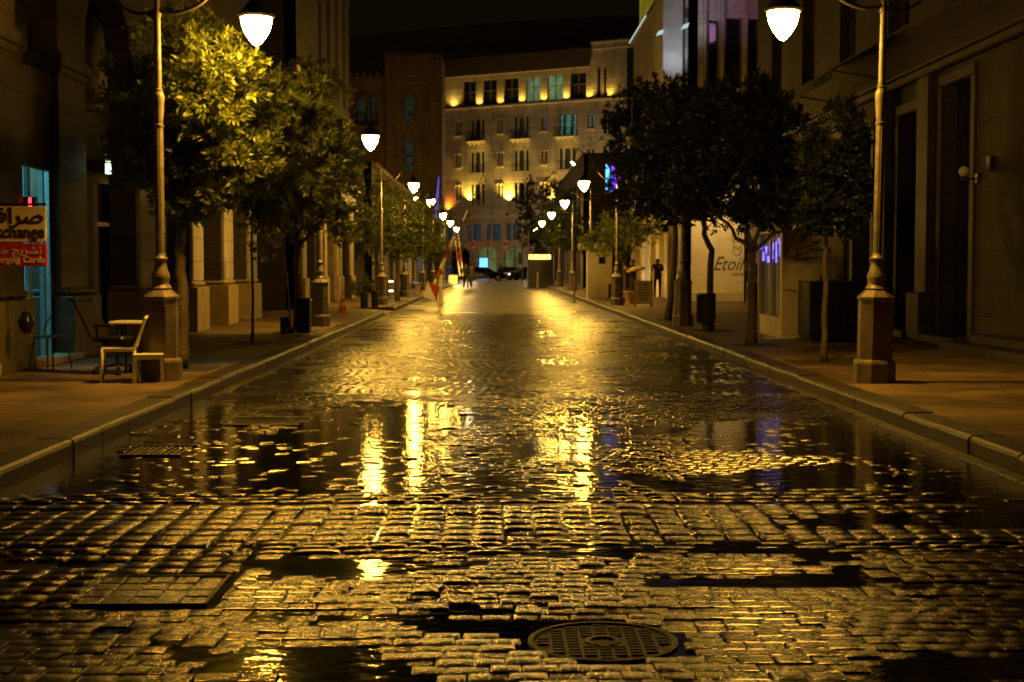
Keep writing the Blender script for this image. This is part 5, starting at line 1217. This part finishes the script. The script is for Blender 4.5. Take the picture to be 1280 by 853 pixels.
# ------------------------------------------------------------------ right pavement things
Yg = 27.6; x0, x1 = PX(978,Yg), PX(1055,Yg); zt = PZ(291,Yg); y1 = 30.1
t = thing('generator_cabin', ((x0+x1)/2,Yg,KH), 'cream metal generator cabin with glazed side and blue lights, on the right pavement', 'cabin')
g = MB(); g.box(x0,x1,Yg,Yg+.06,KH+.06,zt,.01); g.box(x0,x0+.14,Yg+.062,Yg+.2,KH+.06,zt); g.box(x0,x1,y1-.06,y1,KH+.06,zt); g.box(x1-.06,x1,Yg+.062,y1-.062,KH+.06,zt); g.box(x0,x0+.1,Yg+.202,y1-.062,KH+.06,.55); g.build('panel_wall', M['booth_paint'], t)
g = MB(); g.box(x0-.04,x1+.04,Yg-.03,y1+.04,zt+.002,zt+.06,.01); g.build('roof', M['booth_paint'], t); g = MB(); g.box(x0-.02,x1+.02,Yg-.02,y1+.02,KH+.002,KH+.058); g.build('plinth_frame', M['white_paint'], t)
g = MB(); g.bar((x0+.25,Yg-.035,PZ(363,Yg)),(x0+.03,Yg-.035,PZ(362,Yg)),.014); g.bar((x0+.25,Yg-.035,PZ(363,Yg)),(x0+.25,Yg-.035,PZ(369,Yg)),.014); g.bar((x0+.1,Yg-.035,PZ(363,Yg)),(x0+.1,Yg,PZ(363,Yg)),.012); g.build('handle', M['dark_metal'], t)
for ya in (28.15, 28.9): g = MB(); g.box(x0+.02,x0+.06,ya,ya+.05,.56,zt-.001); g.build('mullion', M['white_paint'], t)
g = MB(); g.box(x0+.07,x0+.075,Yg+.21,y1-.07,.56,zt-.02); gm = mat('cabin_glass',(.10,.09,.07),.2); g.build('side_glass', gm, t)
for k, (ya, za, hh) in enumerate(((27.95,1.75,.3),(28.3,1.62,.42),(28.62,1.70,.32),(29.1,1.62,.14),(29.35,1.8,.16),(29.65,1.66,.2),(29.85,1.9,.12),(28.05,2.0,.1))):
    g = MB(); g.box(x0+.03,x0+.045,ya,ya+(.10 if k < 3 else .16),za,za+hh,.004); g.build('blue_light', M['blue_neon'], t)
0 and plight('blue_light_source', (x0-.15,28.6,1.9), (.25,.2,1), 2.5, .1)
z = PZ(327,Yg)
text('Generators', (PX(995.5,Yg),Yg-.004,z+.02), .155, M['ink'], 'lettering', t, ext=.002, off=.002, xs=1.08)
g = MB(); g.box(PX(995,Yg),PX(1043,Yg),Yg-.004,Yg-.001,z-.022,z-.01); g.box(PX(1002,Yg),PX(1043,Yg),Yg-.004,Yg-.001,z+.165,z+.175); g.build('underline', M['ink'], t)
g = MB(); cx_, cz_ = PX(1000,Yg), PZ(314,Yg)
for r_ in (.055,): g.tube([(cx_+r_*1.2*math.cos(a*math.pi/9), Yg-.006, cz_+r_*math.sin(a*math.pi/9)) for a in range(2,17)], .014, 5)
g.tube([(cx_+.06,Yg-.006,cz_+.05),(cx_+.12,Yg-.006,cz_+.09),(cx_+.2,Yg-.006,cz_+.06)], .012, 5); g.build('emblem', M['ink_red'], t)
g = MB(); g.box(PX(1013,Yg),PX(1040,Yg),Yg-.004,Yg-.001,PZ(314,Yg),PZ(311,Yg)); g.build('emblem', M['ink_grey'], t)
# black steel container
Yc = 26.2; x0, x1 = PX(1013,Yc), PX(1090,Yc)+.1
t = thing('steel_skip', ((x0+x1)/2,Yc,KH), 'black painted steel container with ribbed doors and a lifting ring, before the generator cabin', 'container')
zt = PZ(352,Yc)
g = MB(); g.box(x0,x1,Yc,Yc+1.0,KH+.1,zt,.01); g.build('container_body', M['black_metal'], t)
for k in range(4): g = MB(); a = x0+.03+k*(x1-x0-.06)/4; g.box(a,a+(x1-x0)/4-.05,Yc-.03,Yc-.002,KH+.14,zt-.05,.01); g.build('door_panel', M['black_metal'], t)
g = MB(); xx = PX(1051,Yc); g.tube([(xx+.06*math.cos(a*math.pi/8),Yc+.1,zt+.055+.06*math.sin(a*math.pi/8)) for a in range(17)], .015, 6); g.build('lifting_ring', M['dark_metal'], t)
g = MB(); xx = PX(1028,Yc); g.box(xx-.02,xx+.02,Yc+.05,Yc+.09,zt,zt+.09,.005); g.build('latch', M['dark_metal'], t)
for k in (x0+.05,x1-.15): g = MB(); g.box(k,k+.1,Yc+.05,Yc+.9,KH,KH+.098); g.build('foot', M['black_metal'], t)
# rubble sack/cable at the cabin foot
t = thing('cable_coil', (PX(963,27.0),27.0,KH), 'loose pale cable lying at the foot of the generator cabin', 'cable')
g = MB(); g.tube([(PX(958,27.2)+.12*math.cos(a*.55)+.02*a,27.2+.2*math.sin(a*.55),KH+.02+.004*math.sin(a)) for a in range(26)], .013, 6); g.build('cable', M['white_plastic'], t)
# litter bin on tree
Yk = 30.75; X = PX(881,Yk)
t = thing('litter_bin', (X,Yk,KH), 'black slatted litter bin on a foot in front of the crooked right tree', 'litter bin')
za, zb = PZ(367,Yk), PZ(404,Yk)
g = MB(); g.lathe([(.17,0),(.19,.02),(.19,za-zb-.02),(.18,za-zb)], (X,Yk-.25,zb), 20); 
for k in range(20): a = 2*math.pi*k/20; g.box(X+.195*math.cos(a)-.012,X+.195*math.cos(a)+.012,Yk-.25+.195*math.sin(a)-.012,Yk-.25+.195*math.sin(a)+.012,zb+.03,za-.03)
g.build('bin_body', M['black_metal'], t); g = MB(); g.lathe([(.205,za-.04),(.215,za-.02),(.205,za+.005)], (X,Yk-.25,0), 24); g.build('rim', M['black'], t); g = MB(); g.lathe([(.10,KH),(.08,zb)], (X,Yk-.25,0), 12); g.build('foot', M['black_metal'], t)
# sandwich board
Yk = 49.0; X = PX(804,Yk)
t = thing('sandwich_board', (X,Yk,KH), 'pale sandwich board standing on the right pavement near the two figures', 'sandwich board')
za = PZ(351,Yk); hw = .29
for sy in (-1,1):
    g = MB(); y0_, y1_ = Yk+sy*.03, Yk+sy*.26
    for (xa, xb, va, vb) in ((-hw,hw,.12,1),):
        def q(xx, v, o): return (X+xx, y1_+(y0_-y1_)*v + o*sy, KH+(za-KH)*v)
        i = [g.pt(q(xx,v,o)) for o in (0,.02) for xx, v in ((xa,va),(xb,va),(xb,vb),(xa,vb))]
        for f_ in ((0,1,2,3),(7,6,5,4),(0,1,5,4),(2,3,7,6),(1,2,6,5),(3,0,4,7)): g.idx([i[j] for j in f_])
    g.build('board', M['booth_paint'], t)
    for sx in (-1,1): g = MB(); g.bar((X+sx*hw,y1_,KH),(X+sx*hw,y0_,za+.02),.04,.03); g.build('leg', M['wood'], t)
g = MB()
rl = random.Random(3)
for k in range(7): v = .85-.1*k; w = rl.uniform(.12,.22); yv = (Yk-.26)+(.23)*v-.022-.004; g.box(X-w,X+w,yv-.004,yv,KH+(za-KH)*v,KH+(za-KH)*v+.022)
g.build('chalk_lines', M['ink_grey'], t)
# plant pot
X = PX(787,52.5); t = thing('plant_pot', (X,52.5,KH), 'pale tapered plant pot between the third right lamp and the sandwich board', 'plant pot')
g = MB(); g.lathe([(.12,0),(.2,.42),(.22,.44),(.22,.48),(.19,.48),(.18,.42)], (X,52.5,KH), 18); g.build('pot', M['tan_cloth'], t, smooth=50); g = MB(); g.lathe([(.0,.425),(.18,.425)], (X,52.5,KH), 18, capb=False, capt=False); g.build('soil', M['soil'], t)
X = PX(762,60.5); t = thing('litter_bin', (X,60.5,KH), 'small dark bin against the right side of the guard kiosk', 'litter bin'); g = MB(); g.lathe([(.14,0),(.15,.6),(.12,.66)], (X+.1,60.6,KH), 16); g.build('bin_body', M['black_metal'], t, smooth=40); g = MB(); g.lathe([(.155,.58),(.155,.62)], (X+.1,60.6,KH), 16); g.build('rim', M['black'], t)

# ------------------------------------------------------------------ people
def skinmesh(verts, edges, radii, sub=2, root=0):
    me = bpy.data.meshes.new('sk'); me.from_pydata(verts, edges, []); o = bpy.data.objects.new('sk', me); COL.objects.link(o)
    o.modifiers.new('s','SKIN'); sv = me.skin_vertices[0].data
    for i, r_ in enumerate(radii): sv[i].radius = (r_, r_) if not isinstance(r_, tuple) else r_; sv[i].use_root = (i == root)
    m2 = o.modifiers.new('u','SUBSURF'); m2.levels = sub; m2.render_levels = sub
    dg = bpy.context.evaluated_depsgraph_get(); dg.update(); r = bpy.data.meshes.new_from_object(o.evaluated_get(dg)); bpy.data.objects.remove(o); return r
def person(loc, rz, label, pose='stand', top='cloth_dark', legs='cloth_dark', h=1.75, hat=False):
    t = thing('person', (0,0,0), label, 'person'); s = h/1.75
    J = dict(pel=(0,0,.95), waist=(0,0,1.08), chest=(0,.0,1.30), neck=(0,0,1.47), head=(0,.015,1.56), crown=(0,.01,1.66),
             hl=(-.10,0,.90), kl=(-.11,.02,.50), al=(-.11,-.02,.09), tl=(-.12,.13,.04), hr=(.10,0,.90), kr=(.11,.02,.50), ar=(.11,-.02,.09), tr=(.12,.13,.04),
             sl=(-.19,0,1.40), el=(-.25,-.02,1.13), wl=(-.25,.08,.90), sr=(.19,0,1.40), er=(.25,-.02,1.13), wr=(.25,.08,.90))
    if pose == 'walk':
        J.update(kl=(-.10,.20,.52), al=(-.10,.28,.11), tl=(-.11,.42,.06), kr=(.10,-.04,.50), ar=(.10,-.34,.16), tr=(.11,-.24,.05), el=(-.25,-.16,1.16), wl=(-.24,-.14,.92), er=(.25,.08,1.15), wr=(.22,.26,1.0))
    if pose == 'hands_up':
        J.update(el=(-.22,.12,1.18), wl=(-.12,.24,1.32), er=(.24,.06,1.14), wr=(.18,.24,1.25))
    N = list(J); V = [tuple(c*s for c in J[k]) for k in N]
    E = [('pel','waist'),('waist','chest'),('chest','neck'),('neck','head'),('head','crown'),('pel','hl'),('hl','kl'),('kl','al'),('al','tl'),('pel','hr'),('hr','kr'),('kr','ar'),('ar','tr'),('chest','sl'),('sl','el'),('el','wl'),('chest','sr'),('sr','er'),('er','wr')]
    Rr = dict(pel=(.15,.12),waist=(.14,.11),chest=(.17,.12),neck=.055,head=.085,crown=.065,hl=.095,kl=.062,al=.045,tl=.035,hr=.095,kr=.062,ar=.045,tr=.035,sl=.075,el=.05,wl=.032,sr=.075,er=.05,wr=.032)
    me = skinmesh(V, [(N.index(a),N.index(b)) for a,b in E], [tuple(x*s for x in Rr[k]) if isinstance(Rr[k],tuple) else Rr[k]*s for k in N])
    # materials by region of the one continuous body
    for mm in (M['skin'], M[top], M[legs], M['black']): me.materials.append(mm)
    for p in me.polygons:
        z = p.center.z/s; r_ = math.hypot(p.center.x, 0)/s
        p.material_index = 0 if z > 1.46 else 3 if z < .09 else 2 if z < .92 and abs(p.center.x)/s < .19 else 1
        p.use_smooth = True
    o = bpy.data.objects.new('body', me); COL.objects.link(o); o.parent = t
    # hands: palm and five separate fingers
    for w_, e_, sd in (('wl','el',-1),('wr','er',1)):
        w = Vector(J[w_])*s; d = (w - Vector(J[e_])*s).normalized(); fw = Vector((0,1,0)); fw = (fw - d*fw.dot(d)).normalized(); nn = d.cross(fw)
        hm = MB(); hm.tube([w-d*.02, w+d*.04, w+d*.085], [.026*s,.036*s,.034*s], 8)
        for k in range(4):
            b = w + d*.075 + fw*(-.03+.02*k)*s; L = (.055,.07,.075,.06)[k]; hm.tube([b, b+d*L*.5-nn*sd*.006, b+d*L-nn*sd*.022], [.0095*s,.009*s,.007*s], 6)
        b = w + d*.02 + fw*.03*s; hm.tube([b, b+d*.03+fw*.025, b+d*.06+fw*.03], [.011*s,.01*s,.008*s], 6)
        hm.build('hand', M['skin'], t, smooth=True)
    # hair cap, face
    hm = MB(); c = Vector(J['head'])*s + Vector((0,-.012,.035)); n = 8
    ids = []
    for a in range(n+1):
        for b in range(14):
            th = math.pi*.62*a/n; ph = 2*math.pi*b/14; ids.append(hm.pt(c + Vector((.088*math.sin(th)*math.cos(ph), .102*math.sin(th)*math.sin(ph), .105*math.cos(th)))*s*(1.02)))
    for a in range(n):
        for b in range(14): hm.idx([ids[a*14+b],ids[a*14+(b+1)%14],ids[(a+1)*14+(b+1)%14],ids[(a+1)*14+b]])
    hm.build('hair' if not hat else 'cap', M['hair'] if not hat else M['cloth_dark'], t, smooth=True)
    f = MB(); hc = Vector(J['head'])*s
    f.lathe([(.012,-.01),(.010,.012),(.004,.022)], (hc.x,hc.y+.092*s,hc.z-.02), 6)
    for sx in (-1,1): f.box(hc.x+sx*.087*s-.008,hc.x+sx*.087*s+.008,hc.y-.015,hc.y+.015,hc.z-.04,hc.z+.02,.006)
    f.build('face_features', M['skin'], t); e = MB()
    for sx in (-1,1): e.box(hc.x+sx*.03-.01,hc.x+sx*.03+.01,hc.y+.082*s,hc.y+.09*s,hc.z+.0,hc.z+.01)
    e.box(hc.x-.02,hc.x+.02,hc.y+.082*s,hc.y+.088*s,hc.z-.052,hc.z-.045); e.build('eyes_and_mouth', M['hair'], t)
    j = MB(); T = Matrix.Scale(s,4)     # jacket hem widens the silhouette
    j.T = T; j.lathe([(.185,.86),(.175,1.0),(.165,1.15)], n=18, capb=False, capt=False)
    for i in range(len(j.v)): j.v[i].y *= .72
    j.build('jacket_hem', M[top], t, smooth=True)
    t.location = loc; t.rotation_euler = (0,0,rz); return t
Y = 66.0
person((PX(822,62),62,KH), R(170), 'person in dark clothes standing with hands before the lit piers on the right pavement', 'hands_up', h=1.78)
person((PX(791,54),54,KH), R(60), 'person in dark clothes carrying a tan bundle right of the third right lamp', 'hands_up', h=1.72)
t = thing('canvas_bundle', (PX(794,53.8),53.8,KH), 'tan canvas bundle held at chest height by the person near the third right lamp', 'bundle')
X, Y = PX(794,53.9), 53.75; g = MB(); g.tube([(X-.32,Y,1.32),(X-.1,Y,1.42),(X+.18,Y,1.50),(X+.36,Y,1.46)], [.05,.10,.10,.04], 10); g.build('canvas', M['tan_cloth'], t, smooth=True); g = MB(); g.tube([(X+.05+.105*math.cos(a*.7)*.2,Y+.108*math.cos(a*.7),1.46+.108*math.sin(a*.7)) for a in range(10)], .008, 5); g.build('strap', M['dark_metal'], t)
person((PX(582.5,97),97,0), R(190), 'person in black walking, left one of the pair by the bright barrier', 'walk', h=1.78)
person((PX(589,99),99,0), R(165), 'person in grey walking, right one of the pair by the bright barrier', 'walk', 'cloth_grey', 'cloth_dark', h=1.74)
person((PX(563,124),124,0), R(180), 'person in blue top standing left of the bright barrier base', 'stand', 'cloth_blue', 'cloth_blue', h=1.75)
person((PX(625.5,138),138,0), R(90), 'lone dark figure standing between the parked car and the red tail lights', 'stand', h=1.75)

# ------------------------------------------------------------------ cars at the junction
def car(loc, rz, label, paint, lights=True):
    t = thing('car', (0,0,0), label, 'car', 'cars passing at the junction')
    prof = [(-2.2,.35),(-2.22,.75),(-2.05,.95),(-1.55,1.0),(1.05,.98),(1.95,.88),(2.2,.72),(2.22,.38),(1.95,.25),(-1.95,.25)]
    g = MB(); n = len(prof)
    rings = []
    for yy, sc_ in ((-.86,.94),(-.80,.99),(-.4,1.0),(.4,1.0),(.80,.99),(.86,.94)):
        rings.append([g.pt((x*(sc_ if True else 1), yy, .6+(z-.6)*(sc_))) for x, z in prof])
    for a, b in zip(rings, rings[1:]):
        for k in range(n): g.idx([a[k],a[(k+1)%n],b[(k+1)%n],b[k]])
    g.idx(rings[0]); g.idx(rings[-1]); g.build('body', paint, t, smooth=35)
    cab = [(-1.75,.985),(-1.15,1.42),(.15,1.44),(1.0,.985)]; g = MB()
    A = [g.pt((x, -.74 if z < 1 else -.60, z)) for x, z in cab]; B = [g.pt((x, .74 if z < 1 else .60, z)) for x, z in cab]
    for k in range(3): g.idx([A[k],A[k+1],B[k+1],B[k]])
    g.idx(A); g.idx(B); g.build('window_glass', M['glass'], t)
    g = MB(); g.box(-1.12,.14,-.585,.585,1.425,1.465,.015)
    for x0_, z0_, x1_, z1_ in ((-1.75,1.0,-1.15,1.43),(1.0,1.0,.15,1.44),(-.35,1.0,-.35,1.44)):
        for sy in (-1,1): g.bar((x0_,sy*.745,z0_),(x1_,sy*.605,z1_),.06,.05)
    g.build('roof', paint, t)
    for x in (-1.38,1.38):
        for sy in (-1,1):
            w = MB(Matrix.Translation((x,sy*.78,.32)) @ Matrix.Rotation(R(90),4,'X')); w.lathe([(.32,-.11),(.33,-.06),(.33,.06),(.32,.11)], n=22); wo = w.build('wheel', M['tyre'], t)
            w = MB(Matrix.Translation((x,sy*.78,.32)) @ Matrix.Rotation(R(90),4,'X')); w.lathe([(.19,-.118),(.05,-.122),(.05,.122),(.19,.118)], n=16); w.build('rim', M['car_silver'], wo)
    for sy in (-.62,.62):
        g = MB(); g.box(-2.225,-2.15,sy-.16,sy+.16,.70,.82,.01); g.build('tail_light', M['tail'] if lights else M['red_paint'], t)
        g = MB(); g.box(2.12,2.2,sy-.16,sy+.16,.62,.76,.01); g.build('headlight', M['headlight'] if lights else M['white_paint'], t)
    t.location = loc; t.rotation_euler = (0,0,rz); return t
car((PX(606,150),150,0), R(4), 'dark car standing side on at the far junction', M['car_dark'], False)
car((PX(638,163),163,0), R(58), 'dark car with two red tail lights at the far junction', M['car_dark'])
car((PX(655,156),156,0), R(-152), 'silver car with bright headlights beside the checkpoint shelter', M['car_silver'])

# other little lights: wall lamp at (520,248) behind, roof glow lamp at (716,203)
t = thing('festoon_lamp', (PX(520.5,92),92,PZ(249,92)), 'tiny extra bulb hanging just below the third left lamp head', 'lamp')
g = MB(); x = PX(520.5,80); z = PZ(249,80); g.lathe([(.01,-.13),(.09,-.06),(.10,.03),(.05,.1)], (x,80,z), 12); g.build('bulb', emis('small_bulb',(1,.6,.12),40), t, smooth=True)
g = MB(); g.tube([(x,80,z+.1),(x,80,z+.3),(x-1.2,80,z+.4),(-6.4,78,z+.4)], .015, 5); g.build('wire', M['dark_metal'], t)
t = thing('flood_lamp', (PX(716,93.8),93.8,9.0), 'small bright floodlight on the roof edge above the third right lamp head', 'floodlight')
x, y_ = PX(716,93.5), 93.5; z = PZ(206,93.5); g = MB(); g.prism([(x-.18,z+.12),(x+.05,z-.12),(x+.16,z-.02),(x-.06,z+.2)], 'y', y_, y_+.1); g.build('lens', emis('flood_lens',(1,.85,.5),6), t)
g = MB(); g.bar((x,y_+.12,z+.1),(x+.3,94.2,9.3),.05); g.bar((x+.3,94.2,9.3),(x+.9,94.5,8.9),.05); g.build('bracket', M['dark_metal'], t)

# accent lights, with fill added at the hoarding and hotel forecourt
plight('turret_uplight', (XP(838),54.6,7.5), (.75,.85,1), 300, .15, spot=70, dirv=(0,.25,1))
plight('purple_wash', (XP(905),53.5,11.5), (.75,.35,.75), 70, .4, spot=110, dirv=(.1,.8,.5))
plight('pier_light', (XP(858)-1.2,62.5,1.0), (1,.55,.1), 60, .1); plight('pier_light', (XP(858)-1.2,69.0,1.0), (1,.5,.08), 70, .1)
plight('hoarding_fill', (XP(893),54.6,4.4), (1,.62,.2), 190, .1, spot=120, dirv=(0,1,-.75))  # added spot that brightens the hoarding, without a fixture
for xx in (-3,5,12): plight('forecourt_fill', (xx,166,7), (1,.66,.32), 1100, .3)  # added fill so the hotel's lower floors stay readable
plight('column_light', (PX(800,64),64.4,.9), (.8,1,.75), 8, .05)

# ------------------------------------------------------------------ world, camera, render
w = bpy.data.worlds.new('World'); sc.world = w; w.use_nodes = True; nt = w.node_tree; bg = nt.nodes['Background']
sky = nt.nodes.new('ShaderNodeTexSky'); sky.sky_type = 'NISHITA'; sky.sun_disc = False; sky.sun_elevation = R(2); sky.sun_rotation = R(180)
hsv = nt.nodes.new('ShaderNodeMix'); hsv.data_type = 'RGBA'; hsv.blend_type = 'MULTIPLY'; hsv.inputs['Factor'].default_value = 1; hsv.inputs['B'].default_value = (1,.62,.2,1)
nt.links.new(sky.outputs['Color'], hsv.inputs['A']); nt.links.new(hsv.outputs['Result'], bg.inputs['Color']); bg.inputs['Strength'].default_value = .0022
cd = bpy.data.cameras.new('camera'); cam = bpy.data.objects.new('camera', cd); COL.objects.link(cam); sc.camera = cam
cam.location = (0,0,CH); cd.lens = 50; cd.sensor_width = 36; cd.clip_end = 1500; cd.clip_start = .1
cam.rotation_euler = (R(90 - math.degrees(math.atan(93.5/F))), 0, -math.atan(23/F))
cd.dof.use_dof = True; cd.dof.focus_distance = 8.2; cd.dof.aperture_fstop = 6.3
sc.view_settings.view_transform = 'Standard'; sc.view_settings.look = 'None'; sc.view_settings.exposure = 0; sc.view_settings.gamma = 1; sc.view_settings.use_curve_mapping = False
sc.render.engine = 'CYCLES'
cy = sc.cycles; cy.max_bounces = 6; cy.diffuse_bounces = 3; cy.glossy_bounces = 3; cy.transmission_bounces = 2; cy.sample_clamp_indirect = 4; cy.use_denoising = True; cy.caustics_reflective = False; cy.caustics_refractive = False
